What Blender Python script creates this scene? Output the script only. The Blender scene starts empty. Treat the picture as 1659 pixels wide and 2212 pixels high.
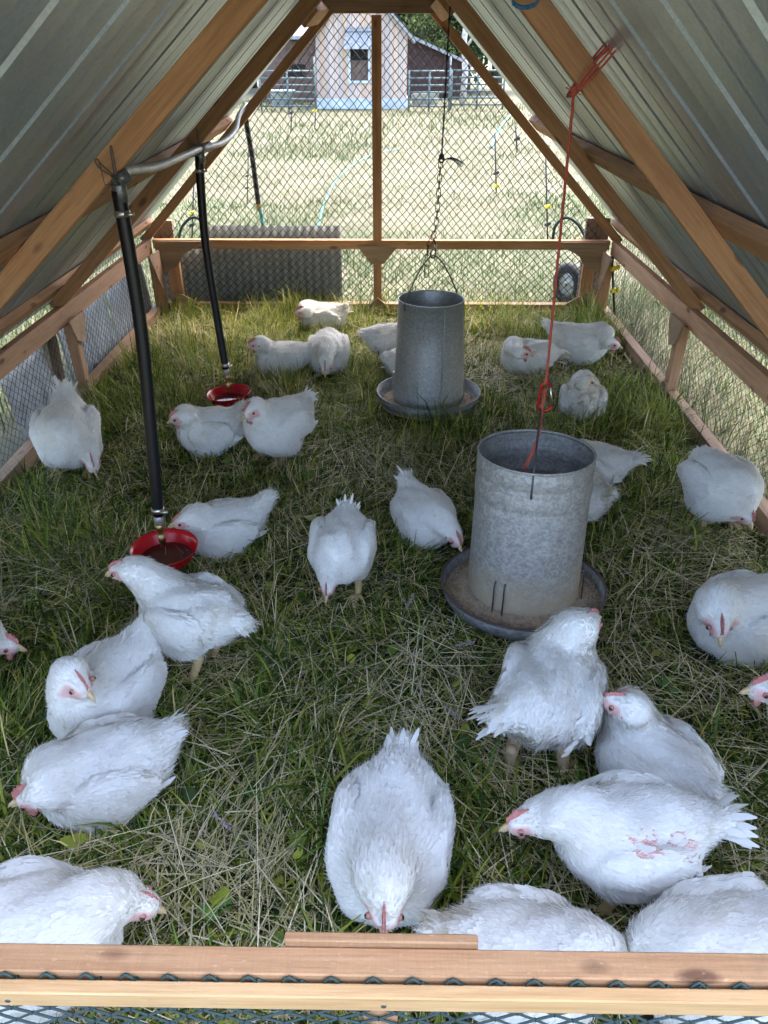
import bpy, bmesh, math, random
import numpy as np
from mathutils import Vector, Matrix

R = math.radians
rnd = random.Random(7)
rng = np.random.default_rng(11)
S = bpy.context.scene
COL = S.collection

# ---------------------------------------------------------------- camera, sky, sun, exposure
CAM = Vector((0.09, 0.0, 1.55)); PITCH = 32.0; YAW = 0.77; FPX = 1600.0
cd = bpy.data.cameras.new('camera'); cam = bpy.data.objects.new('camera', cd); COL.objects.link(cam)
cam.location = CAM; cam.rotation_euler = (R(90 - PITCH), 0, R(YAW))
cd.sensor_width = 36.0; cd.lens = FPX / 2212 * 36.0; cd.clip_start = 0.02; cd.clip_end = 600
S.camera = cam
SUN_EL, SUN_AZ = 60.0, 38.0          # azimuth clockwise from +Y (the way the camera looks)
w = bpy.data.worlds.new('World'); S.world = w; w.use_nodes = True
nt = w.node_tree; bg = nt.nodes['Background']
sky = nt.nodes.new('ShaderNodeTexSky'); sky.sky_type = 'NISHITA'; sky.sun_disc = False
sky.sun_elevation = R(SUN_EL); sky.sun_rotation = R(SUN_AZ)
sky.air_density = 0.85; sky.dust_density = 4.0; sky.ozone_density = 1.0
nt.links.new(sky.outputs[0], bg.inputs[0]); bg.inputs[1].default_value = 0.15
sl = bpy.data.lights.new('sun', 'SUN'); sl.energy = 0.55; sl.angle = R(35); sl.color = (1.0, 0.96, 0.88)
so = bpy.data.objects.new('sun', sl); COL.objects.link(so)
sd = Vector((math.sin(R(SUN_AZ)) * math.cos(R(SUN_EL)), math.cos(R(SUN_AZ)) * math.cos(R(SUN_EL)), math.sin(R(SUN_EL))))
so.rotation_euler = sd.to_track_quat('Z', 'Y').to_euler(); so.location = (0, 0, 30)
vs = S.view_settings; vs.view_transform = 'Standard'; vs.look = 'None'; vs.gamma = 1.0; vs.exposure = 3.42
S.render.resolution_x = 768; S.render.resolution_y = 1024
S.cycles.max_bounces = 10; S.cycles.diffuse_bounces = 6; S.cycles.glossy_bounces = 5; S.cycles.transparent_max_bounces = 8
S.cycles.use_denoising = True

# ---------------------------------------------------------------- measuring: a point of the photo (1659 x 2212) to the world
_cp, _sp, _cy, _sy = math.cos(R(PITCH)), math.sin(R(PITCH)), math.cos(R(YAW)), math.sin(R(YAW))
def ray(px, py):
    u, v = (px - 829.5) / FPX, (1106 - py) / FPX
    f, z = _cp + v * _sp, -_sp + v * _cp
    return Vector((u * _cy - f * _sy, u * _sy + f * _cy, z))
def at(px, py, z):
    d = ray(px, py); return CAM + d * ((z - CAM.z) / d.z)
def at_y(px, py, y):
    d = ray(px, py); return CAM + d * ((y - CAM.y) / d.y)
def at_x(px, py, x):
    d = ray(px, py); return CAM + d * ((x - CAM.x) / d.x)

# ---------------------------------------------------------------- helpers
def tag(o, label, cat, group=None, kind=None):
    if label: o['label'] = label
    if cat: o['category'] = cat
    if group: o['group'] = group
    if kind: o['kind'] = kind
    return o
def thing(name, label, cat, loc=(0, 0, 0), group=None):
    o = bpy.data.objects.new(name, None); COL.objects.link(o); o.location = loc
    o.empty_display_size = 0.05
    return tag(o, label, cat, group)
def attach(o, parent):
    if parent is not None:
        o.parent = parent
        if parent.type == 'EMPTY':
            o.matrix_parent_inverse = Matrix.Translation(-Vector(parent.location))
        else:
            o.matrix_parent_inverse = Matrix.Identity(4)
    return o

class MB:
    """collects vertices and faces of ONE object"""
    def __init__(s): s.v = []; s.f = []; s.m = []; s.sm = []
    def add(s, V, F, mi=0, smooth=False):
        b = len(s.v); s.v.extend([tuple(p) for p in V])
        for f in F: s.f.append(tuple(b + i for i in f)); s.m.append(mi); s.sm.append(smooth)
    def box(s, c, sz, mi=0, rot=None):
        M = rot if rot is not None else Matrix.Identity(3)
        V = [Vector(c) + M @ Vector((x * sz[0] / 2, y * sz[1] / 2, z * sz[2] / 2)) for x in (-1, 1) for y in (-1, 1) for z in (-1, 1)]
        s.add(V, [(0, 1, 3, 2), (4, 6, 7, 5), (0, 4, 5, 1), (2, 3, 7, 6), (0, 2, 6, 4), (1, 5, 7, 3)], mi)
    def tube(s, pts, r, seg=8, mi=0, closed=False, caps=True):
        pts = [Vector(p) for p in pts]; n = len(pts)
        rr = r if isinstance(r, (list, tuple)) else [r] * n
        V = []; prev = None
        for i in range(n):
            if closed: t = pts[(i + 1) % n] - pts[i - 1]
            else: t = pts[min(i + 1, n - 1)] - pts[max(i - 1, 0)]
            t.normalize()
            if prev is None:
                a = Vector((0, 0, 1)) if abs(t.z) < 0.9 else Vector((1, 0, 0))
                nx = t.cross(a).normalized()
            else:
                nx = (prev - t * prev.dot(t)); nx = nx.normalized() if nx.length > 1e-6 else t.orthogonal().normalized()
            prev = nx; ny = t.cross(nx)
            for k in range(seg):
                a = 2 * math.pi * k / seg
                V.append(pts[i] + nx * (math.cos(a) * rr[i]) + ny * (math.sin(a) * rr[i]))
        F = []
        for i in range(n if closed else n - 1):
            j = (i + 1) % n
            for k in range(seg):
                l = (k + 1) % seg
                F.append((i * seg + k, i * seg + l, j * seg + l, j * seg + k))
        if caps and not closed:
            F.append(tuple(range(seg - 1, -1, -1))); F.append(tuple((n - 1) * seg + k for k in range(seg)))
        s.add(V, F, mi, True)
    def lathe(s, prof, c=(0, 0, 0), seg=48, mi=0, smooth=True):
        V = []; F = []; n = len(prof)
        for r, z in prof:
            for k in range(seg):
                a = 2 * math.pi * k / seg
                V.append((c[0] + r * math.cos(a), c[1] + r * math.sin(a), c[2] + z))
        for i in range(n - 1):
            for k in range(seg):
                l = (k + 1) % seg
                F.append((i * seg + k, i * seg + l, (i + 1) * seg + l, (i + 1) * seg + k))
        s.add(V, F, mi, smooth)
    def ball(s, c, r, mi=0, seg=10, rot=None):
        if not isinstance(r, (tuple, list)): r = (r, r, r)
        M = rot if rot is not None else Matrix.Identity(3)
        V = []; F = []; h = seg // 2 + 1
        for i in range(h + 1):
            t = math.pi * i / h
            for k in range(seg):
                a = 2 * math.pi * k / seg
                V.append(Vector(c) + M @ Vector((r[0] * math.sin(t) * math.cos(a), r[1] * math.sin(t) * math.sin(a), r[2] * math.cos(t))))
        for i in range(h):
            for k in range(seg):
                l = (k + 1) % seg
                F.append((i * seg + k, (i + 1) * seg + k, (i + 1) * seg + l, i * seg + l))
        s.add(V, F, mi, True)
    def prism(s, poly, d, mi=0):
        n = len(poly); d = Vector(d); P = [Vector(p) for p in poly]
        V = P + [p + d for p in P]
        F = [tuple(range(n - 1, -1, -1)), tuple(range(n, 2 * n))] + [(i, (i + 1) % n, n + (i + 1) % n, n + i) for i in range(n)]
        s.add(V, F, mi)
    def build(s, name, mats, parent=None, matrix=None):
        me = bpy.data.meshes.new(name); me.from_pydata(s.v, [], s.f)
        for m in (mats if isinstance(mats, (list, tuple)) else [mats]): me.materials.append(m)
        me.polygons.foreach_set('material_index', s.m); me.polygons.foreach_set('use_smooth', s.sm)
        me.update()
        o = bpy.data.objects.new(name, me); COL.objects.link(o)
        if matrix is not None: o.matrix_world = matrix
        return attach(o, parent)

def mesh_np(name, V, Q=None, T=None, col=None, mats=(), mi=None, smooth=True, parent=None):
    """numpy arrays straight into a mesh; Q quads, T triangles"""
    V = np.asarray(V, np.float32)
    Q = np.zeros((0, 4), np.int32) if Q is None else np.asarray(Q, np.int32)
    T = np.zeros((0, 3), np.int32) if T is None else np.asarray(T, np.int32)
    me = bpy.data.meshes.new(name)
    me.vertices.add(len(V)); me.vertices.foreach_set('co', V.ravel())
    nl = Q.size + T.size
    me.loops.add(nl); me.loops.foreach_set('vertex_index', np.concatenate([Q.ravel(), T.ravel()]))
    npoly = len(Q) + len(T); me.polygons.add(npoly)
    me.polygons.foreach_set('loop_start', np.concatenate([np.arange(len(Q)) * 4, Q.size + np.arange(len(T)) * 3]).astype(np.int32))
    me.polygons.foreach_set('use_smooth', np.full(npoly, bool(smooth)))
    for m in mats: me.materials.append(m)
    if mi is not None: me.polygons.foreach_set('material_index', np.asarray(mi, np.int32))
    if col is not None:
        a = me.attributes.new('tint', 'FLOAT_COLOR', 'POINT')
        a.data.foreach_set('color', np.concatenate([col, np.ones((len(V), 1))], 1).astype(np.float32).ravel())
    me.update(calc_edges=True); me.validate()
    o = bpy.data.objects.new(name, me); COL.objects.link(o)
    return attach(o, parent)

def board(name, p0, p1, w, h, mat, parent, up=(0, 0, 1), bev=0.002):
    """a sawn board from p0 to p1, w across and h along 'up'; its own axes run with the grain"""
    p0, p1 = Vector(p0), Vector(p1); x = (p1 - p0); L = x.length; x.normalize()
    z = Vector(up) - x * x.dot(Vector(up)); z.normalize(); y = z.cross(x)
    bm = bmesh.new(); bmesh.ops.create_cube(bm, size=1.0)
    bmesh.ops.scale(bm, vec=(L, w, h), verts=bm.verts)
    bmesh.ops.bevel(bm, geom=bm.edges[:], offset=bev, segments=1, affect='EDGES')
    me = bpy.data.meshes.new(name); bm.to_mesh(me); bm.free(); me.materials.append(mat)
    o = bpy.data.objects.new(name, me); COL.objects.link(o)
    M = Matrix((x, y, z)).transposed().to_4x4(); M.translation = (p0 + p1) / 2
    o.matrix_world = M
    return attach(o, parent)

_lat = rng.random((256, 256))
def vnoise(x, y, f):
    x = np.asarray(x) * f + 91.7; y = np.asarray(y) * f + 37.3
    xi = np.floor(x).astype(int); yi = np.floor(y).astype(int); fx = x - xi; fy = y - yi
    fx = fx * fx * (3 - 2 * fx); fy = fy * fy * (3 - 2 * fy)
    g = lambda a, b: _lat[a % 256, b % 256]
    return (g(xi, yi) * (1 - fx) + g(xi + 1, yi) * fx) * (1 - fy) + (g(xi, yi + 1) * (1 - fx) + g(xi + 1, yi + 1) * fx) * fy

# ---------------------------------------------------------------- materials
class NB:
    def __init__(s, name):
        s.m = bpy.data.materials.new(name); s.m.use_nodes = True; s.t = s.m.node_tree
        s.p = s.t.nodes['Principled BSDF']
    def n(s, typ, **kw):
        x = s.t.nodes.new('ShaderNode' + typ)
        for k, v in kw.items():
            if k in x.inputs: x.inputs[k].default_value = v
            else: setattr(x, k, v)
        return x
    def l(s, a, b): s.t.links.new(a, b)
    def coords(s, scale=(1, 1, 1), kind='Object', rand=False):
        tc = s.n('TexCoord'); mp = s.n('Mapping'); mp.inputs['Scale'].default_value = scale
        s.l(tc.outputs[kind], mp.inputs['Vector'])
        if rand:
            oi = s.n('ObjectInfo'); m = s.n('Math', operation='MULTIPLY'); m.inputs[1].default_value = 37.0
            s.l(oi.outputs['Random'], m.inputs[0]); c = s.n('CombineXYZ')
            s.l(m.outputs[0], c.inputs[0]); s.l(m.outputs[0], c.inputs[1]); s.l(c.outputs[0], mp.inputs['Location'])
        return mp.outputs[0]
    def noise(s, vec, scale, detail=4, rough=0.55):
        x = s.n('TexNoise'); x.inputs['Scale'].default_value = scale; x.inputs['Detail'].default_value = detail; x.inputs['Roughness'].default_value = rough
        s.l(vec, x.inputs['Vector']); return x.outputs['Fac']
    def ramp(s, fac, stops):
        x = s.n('ValToRGB'); e = x.color_ramp.elements
        while len(e) > 1: e.remove(e[-1])
        for i, (p, c) in enumerate(stops):
            k = e[0] if i == 0 else e.new(p)
            k.position = p; k.color = (c, c, c, 1) if not isinstance(c, tuple) else (*c[:3], 1)
        s.l(fac, x.inputs['Fac']); return x.outputs['Color']
    def mix(s, a, b, fac, mode='MIX'):
        x = s.n('Mix', data_type='RGBA', blend_type=mode)
        for sock, v in ((x.inputs[6], a), (x.inputs[7], b)):
            if isinstance(v, tuple): sock.default_value = (*v[:3], 1)
            else: s.l(v, sock)
        if isinstance(fac, (int, float)): x.inputs[0].default_value = fac
        else: s.l(fac, x.inputs[0])
        return x.outputs[2]
    def bump(s, h, strength=0.3, dist=0.002):
        x = s.n('Bump'); x.inputs['Strength'].default_value = strength; x.inputs['Distance'].default_value = dist
        s.l(h, x.inputs['Height']); s.l(x.outputs[0], s.p.inputs['Normal'])
    def set(s, **kw):
        for k, v in kw.items():
            k = k.replace('_', ' ')
            if isinstance(v, (tuple, list)) and len(v) == 3: v = (*v, 1)
            if hasattr(v, 'is_output'): s.l(v, s.p.inputs[k])
            else: s.p.inputs[k].default_value = v
        return s.m

def wood_mat(name, c1, c2, knots=True, rough=0.75, grime=0.35, saw=False):
    b = NB(name)
    v = b.coords((1.6, 24, 24), rand=True); g = b.noise(v, 3.0, 5, 0.6)
    v2 = b.coords((0.5, 6, 6), rand=True); g2 = b.noise(v2, 2.0, 2)
    c = b.ramp(g, [(0.3, c1), (0.7, c2)])
    c = b.mix(c, tuple(x * 0.72 for x in c1), b.ramp(g2, [(0.45, 0.0), (0.75, grime + 0.2)]))
    v3 = b.coords((9, 9, 9), rand=True); dirt = b.noise(v3, 1.0, 5, 0.65)
    c = b.mix(c, (0.10, 0.075, 0.055), b.ramp(dirt, [(0.58, 0.0), (0.8, grime)]))
    if knots:
        vk = b.coords((5.5, 13, 13), rand=True)
        vo = b.n('TexVoronoi'); vo.inputs['Scale'].default_value = 1.0; b.l(vk, vo.inputs['Vector'])
        k = b.ramp(vo.outputs['Distance'], [(0.0, 1.0), (0.11, 0.9), (0.20, 0.0)])
        c = b.mix(c, (0.17, 0.075, 0.032), k)
    oi = b.n('ObjectInfo'); tone = b.ramp(oi.outputs['Random'], [(0.0, 0.78), (1.0, 1.12)])
    c = b.mix(c, tone, 1.0, 'MULTIPLY')
    vf = b.coords((6, 240, 240), rand=True); fine = b.noise(vf, 1.0, 6, 0.75)
    c = b.mix(c, b.ramp(fine, [(0.25, 0.62), (0.55, 1.0), (0.8, 1.18)]), 0.8, 'MULTIPLY')
    if saw:
        vs2 = b.coords((260, 6, 6), rand=True); sw = b.noise(vs2, 1.0, 4, 0.7); vp = b.coords((70, 160, 160), rand=True)
        c = b.mix(c, b.ramp(sw, [(0.3, 0.80), (0.6, 1.0), (0.75, 1.10)]), 0.4, 'MULTIPLY'); c = b.mix(c, (0.72, 0.52, 0.38), b.ramp(b.noise(vp, 1.0, 4), [(0.62, 0.0), (0.75, 0.3)])); b.bump(b.mix(sw, b.noise(vp, 1.0, 5, .7), 0.6), 0.8, 0.002)
    else: b.bump(fine, 0.5, 0.0015)
    return b.set(Base_Color=c, Roughness=rough)

M = {}
M['fir'] = wood_mat('fir_lumber', (0.38, 0.175, 0.068), (0.57, 0.30, 0.135))
M['fir_pale'] = wood_mat('pale_lumber', (0.46, 0.235, 0.115), (0.60, 0.345, 0.19), grime=0.3)
M['fir_worn'] = wood_mat('worn_lumber', (0.26, 0.15, 0.085), (0.42, 0.26, 0.15), grime=0.6)
M['lath'] = wood_mat('yellow_lath', (0.46, 0.26, 0.105), (0.58, 0.37, 0.18), knots=False, grime=0.25)
M['sawn'] = wood_mat('rough_sawn_rail', (0.45, 0.225, 0.098), (0.56, 0.315, 0.155), grime=0.3, saw=True)
M['ply'] = wood_mat('gusset_plywood', (0.33, 0.20, 0.11), (0.50, 0.32, 0.18), knots=False, grime=0.6)
M['plank'] = wood_mat('old_plank', (0.17, 0.125, 0.085), (0.30, 0.22, 0.15), grime=0.6)

def metal_mat(name, base, rough, metallic=0.9, spangle=0.12, sp_scale=60, stain=None, streak=None, bumpy=0.0, band=False):
    b = NB(name); v = b.coords(rand=False)
    vo = b.n('TexVoronoi'); vo.inputs['Scale'].default_value = sp_scale; b.l(v, vo.inputs['Vector'])
    sp = b.n('SeparateColor'); b.l(vo.outputs['Color'], sp.inputs[0])
    n = b.noise(v, sp_scale * 0.4, 5, 0.65)
    f = b.n('Math', operation='MULTIPLY'); b.l(sp.outputs[0], f.inputs[0]); b.l(n, f.inputs[1])
    lo = tuple(x * (1 - spangle * 2.2) for x in base); hi = tuple(min(1, x * (1 + spangle)) for x in base)
    c = b.ramp(f.outputs[0], [(0.05, lo), (0.5, hi)])
    if stain:
        c = b.mix(c, stain[0], b.ramp(b.noise(v, stain[1], 6, 0.7), [(stain[2], 0.0), (stain[2] + 0.2, 0.7)]))
    if band:                                   # dried feed dust round the lower part
        sz = b.n('SeparateXYZ'); b.l(v, sz.inputs[0]); ad = b.n('Math', operation='ADD'); ad.inputs[1].default_value = -.045
        mu = b.n('Math', operation='MULTIPLY_ADD'); mu.inputs[1].default_value = .09; b.l(b.noise(v, 7, 4), mu.inputs[0]); b.l(sz.outputs[2], mu.inputs[2]); b.l(mu.outputs[0], ad.inputs[0])
        c = b.mix(c, (0.47, 0.37, 0.24), b.ramp(ad.outputs[0], [(0.04, 0.0), (0.07, 0.85), (0.11, 0.75), (0.21, 0.0)]))
        c = b.mix(c, (0.52, 0.52, 0.52), b.ramp(b.noise(v, 30, 6, 0.75), [(0.52, 0.0), (0.72, 0.6)]))
    if streak:
        vs_ = b.coords(streak[2]); c = b.mix(c, streak[0], b.ramp(b.noise(vs_, 1.0, 5, 0.6), [(0.55, 0.0), (0.8, streak[1])]))
    r = b.ramp(n, [(0.3, rough - 0.08), (0.7, rough + 0.1)])
    if bumpy: b.bump(n, bumpy, 0.001)
    return b.set(Base_Color=c, Roughness=r, Metallic=metallic)

M['roof'] = metal_mat('zinc_roofing', (0.46, 0.54, 0.60), 0.38, 0.80, 0.05, 180, stain=((0.12, 0.11, 0.10), 16, 0.66), streak=((0.28, 0.29, 0.28), 0.4, (1.0, 2.2, 1.0)))
M['galv'] = metal_mat('galvanised_steel', (0.47, 0.47, 0.455), 0.50, 0.6, 0.09, 140, stain=((0.16, 0.15, 0.14), 38, 0.60))
M['galv_old'] = metal_mat('weathered_galvanised', (0.38, 0.36, 0.325), 0.60, 0.25, 0.12, 150, stain=((0.17, 0.165, 0.155), 45, 0.52), bumpy=0.15, band=True)
M['galv_pan'] = metal_mat('dull_pan_steel', (0.25, 0.25, 0.24), 0.58, 0.4, 0.12, 70, stain=((0.15, 0.12, 0.10), 20, 0.55))
M['sheet'] = metal_mat('old_corrugated', (0.235, 0.25, 0.22), 0.55, 0.35, 0.08, 50, stain=((0.12, 0.11, 0.09), 9, 0.52))
M['sheet_blue'] = metal_mat('blue_grey_sheet', (0.42, 0.46, 0.50), 0.5, 0.35, 0.08, 50, stain=((0.14, 0.15, 0.15), 7, 0.52))
M['pipe'] = metal_mat('grey_pipe', (0.25, 0.25, 0.245), 0.40, 0.75, 0.06, 60)
M['clamp'] = metal_mat('steel_clamp', (0.6, 0.58, 0.54), 0.3, 1.0, 0.05, 80)
M['brass'] = metal_mat('brass_fitting', (0.52, 0.37, 0.16), 0.38, 1.0, 0.12, 80)
M['rust'] = metal_mat('rusty_chain', (0.17, 0.085, 0.045), 0.75, 0.4, 0.3, 200)
M['wire'] = metal_mat('dark_wire', (0.12, 0.12, 0.12), 0.5, 0.8, 0.1, 100)
def plain(name, col, rough=0.5, metallic=0.0, var=0.15, sc=30, **kw):
    b = NB(name); v = b.coords()
    c = b.ramp(b.noise(v, sc, 4), [(0.3, tuple(x * (1 - var) for x in col)), (0.7, tuple(min(1, x * (1 + var)) for x in col))])
    return b.set(Base_Color=c, Roughness=rough, Metallic=metallic, **kw)
M['rim'] = plain('rusty_rim', (0.085, 0.055, 0.05), 0.7)
M['net'] = plain('dark_netting', (0.012, 0.016, 0.015), 0.5)
M['net_green'] = plain('green_netting', (0.010, 0.036, 0.032), 0.45)
M['black_hose'] = plain('black_hose', (0.004, 0.004, 0.005), 0.42)
M['red'] = plain('red_plastic', (0.52, 0.008, 0.014), 0.24, var=0.06)
M['red_metal'] = plain('red_anodised', (0.45, 0.012, 0.016), 0.26, 0.55, var=0.05)
M['twine'] = plain('orange_red_twine', (0.44, 0.085, 0.05), 0.85, var=0.3, sc=200)
M['rope'] = plain('dark_green_rope', (0.018, 0.045, 0.04), 0.8, var=0.3, sc=200)
M['blue'] = plain('blue_twine', (0.04, 0.16, 0.30), 0.8, var=0.3, sc=200)
M['teal'] = plain('teal_hose', (0.04, 0.24, 0.22), 0.4)
M['yellow'] = plain('yellow_plastic', (0.75, 0.58, 0.03), 0.4)
M['black'] = plain('black_plastic', (0.015, 0.015, 0.016), 0.5)
M['rubber'] = plain('tyre_rubber', (0.022, 0.022, 0.024), 0.75)
M['feed'] = plain('feed_pellets', (0.34, 0.25, 0.165), 0.9, var=0.3, sc=90)
M['gate'] = plain('green_gate_paint', (0.10, 0.135, 0.13), 0.5, var=0.15, sc=4)
M['concrete'] = plain('pale_concrete', (0.50, 0.55, 0.57), 0.85, var=0.2, sc=3)
M['shingle'] = plain('grey_shingle', (0.27, 0.28, 0.29), 0.85, var=0.35, sc=14)
M['void'] = plain('dark_interior', (0.012, 0.011, 0.010), 0.9)
M['oxblood'] = plain('dark_red_boards', (0.05, 0.027, 0.024), 0.85, var=0.3, sc=5)
M['darkwood'] = plain('brown_shed_boards', (0.13, 0.085, 0.065), 0.85, var=0.35, sc=6)
M['bark'] = plain('tree_bark', (0.10, 0.075, 0.055), 0.9, var=0.4, sc=12)
M['birch'] = plain('pale_bark', (0.42, 0.40, 0.37), 0.85, var=0.35, sc=10)
bw = NB('bowl_water'); M['water'] = bw.set(Base_Color=(0.10, 0.018, 0.016), Roughness=0.04, IOR=1.33)

def shed_mat():
    b = NB('weathered_boards'); tc = b.n('TexCoord'); sx = b.n('SeparateXYZ'); b.l(tc.outputs['Object'], sx.inputs[0])
    m = b.n('Math', operation='MULTIPLY'); m.inputs[1].default_value = 1 / 0.135; b.l(sx.outputs[0], m.inputs[0])
    fl = b.n('Math', operation='FLOOR'); b.l(m.outputs[0], fl.inputs[0])
    wn = b.n('TexWhiteNoise', noise_dimensions='1D'); b.l(fl.outputs[0], wn.inputs['W'])
    c = b.ramp(wn.outputs['Value'], [(0.0, (0.42, 0.34, 0.29)), (0.35, (0.58, 0.49, 0.43)), (0.6, (0.62, 0.42, 0.28)), (0.8, (0.50, 0.34, 0.23)), (1.0, (0.66, 0.57, 0.51))])
    v = b.coords((30, 30, 1.5)); g = b.noise(v, 1.0, 5)
    c = b.mix(c, (0.22, 0.18, 0.15), b.ramp(g, [(0.5, 0.0), (0.8, 0.6)]))
    return b.set(Base_Color=c, Roughness=0.85)
M['shed'] = shed_mat()

def tint_mat(name, rough=0.6, trans=0.3, spec=0.3, bumps=0.0):
    b = NB(name); a = b.n('Attribute'); a.attribute_name = 'tint'
    b.set(Base_Color=a.outputs['Color'], Roughness=rough); b.p.inputs['Specular IOR Level'].default_value = spec
    if bumps:
        v = b.coords((1, 1, 1)); b.bump(b.noise(v, 90, 5, 0.7), bumps, 0.003)
    if trans:
        t = b.n('BsdfTranslucent'); b.l(a.outputs['Color'], t.inputs['Color'])
        mx = b.n('MixShader'); mx.inputs[0].default_value = trans
        out = b.t.nodes['Material Output']
        b.l(b.p.outputs[0], mx.inputs[1]); b.l(t.outputs[0], mx.inputs[2]); b.l(mx.outputs[0], out.inputs['Surface'])
    return b.m
M['grass'] = tint_mat('grass_blades', 0.55, 0.30, 0.25)
M['straw'] = tint_mat('dry_straw', 0.6, 0.12, 0.3)
M['leaf'] = tint_mat('tree_leaves', 0.6, 0.3, 0.2)
M['feather'] = tint_mat('white_feathers', 0.75, 0.22, 0.15, 0.0)
M['skin'] = tint_mat('bird_skin', 0.6, 0.0, 0.3, 0.5)
M['comb'] = plain('red_comb', (0.49, 0.18, 0.16), 0.65, var=0.25, sc=120)
M['beak'] = plain('horn_beak', (0.60, 0.44, 0.24), 0.45, var=0.15, sc=80)
M['eye'] = plain('dark_eye', (0.02, 0.012, 0.008), 0.12, var=0.1)
M['iris'] = plain('eye_rim', (0.42, 0.20, 0.15), 0.5)
# ================================================================ the setting: ground
def ground():
    rs = np.concatenate([np.linspace(0, 14, 29), np.array([18, 24, 32, 45, 70, 110, 170, 260])]); n = 72
    V = [(0, 6, 0)]; Q = []; T = []
    for r in rs[1:]:
        for k in range(n):
            a = 2 * math.pi * k / n; V.append((r * math.cos(a), 6 + r * math.sin(a), 0))
    for k in range(n): T.append((0, 1 + k, 1 + (k + 1) % n))
    for i in range(len(rs) - 2):
        for k in range(n):
            a = 1 + i * n; l = (k + 1) % n
            Q.append((a + k, a + n + k, a + n + l, a + l))
    b = NB('meadow_soil'); v = b.coords((1, 1, 1))
    c = b.ramp(b.noise(v, 1.1, 6, 0.6), [(0.3, (0.042, 0.058, 0.020)), (0.52, (0.095, 0.095, 0.05)), (0.7, (0.15, 0.13, 0.085))])
    c = b.mix(c, (0.085, 0.075, 0.04), b.ramp(b.noise(v, 22, 5, 0.7), [(0.45, 0.0), (0.7, 0.8)]))
    mat = b.set(Base_Color=c, Roughness=0.95)
    o = mesh_np('ground', V, Q, T, mats=[mat]); o['kind'] = 'structure'
    # pen soil coloured darker to deepen the dark gaps between the blades, a sheet 4 mm above the meadow
    b = NB('pen_soil'); v = b.coords((1, 1, 1))
    c = b.ramp(b.noise(v, 14, 6, 0.7), [(0.3, (0.012, 0.012, 0.007)), (0.55, (0.026, 0.025, 0.013)), (0.75, (0.06, 0.053, 0.03))])
    mat = b.set(Base_Color=c, Roughness=0.95)
    o = mesh_np('pen_soil', [(-1.5, 0.5, .004), (1.5, 0.5, .004), (1.5, 5.05, .004), (-1.5, 5.05, .004)], [(0, 1, 2, 3)], mats=[mat]); o['kind'] = 'structure'
ground()

# ================================================================ the chicken tractor
W = 1.52; FY = [0.57, 2.05, 3.55, 5.04]
tractor = thing('chicken_tractor', 'A-frame timber poultry pen with ribbed metal roof and wire netting around the white chickens', 'chicken coop', (0, 2.8, 0))

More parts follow.
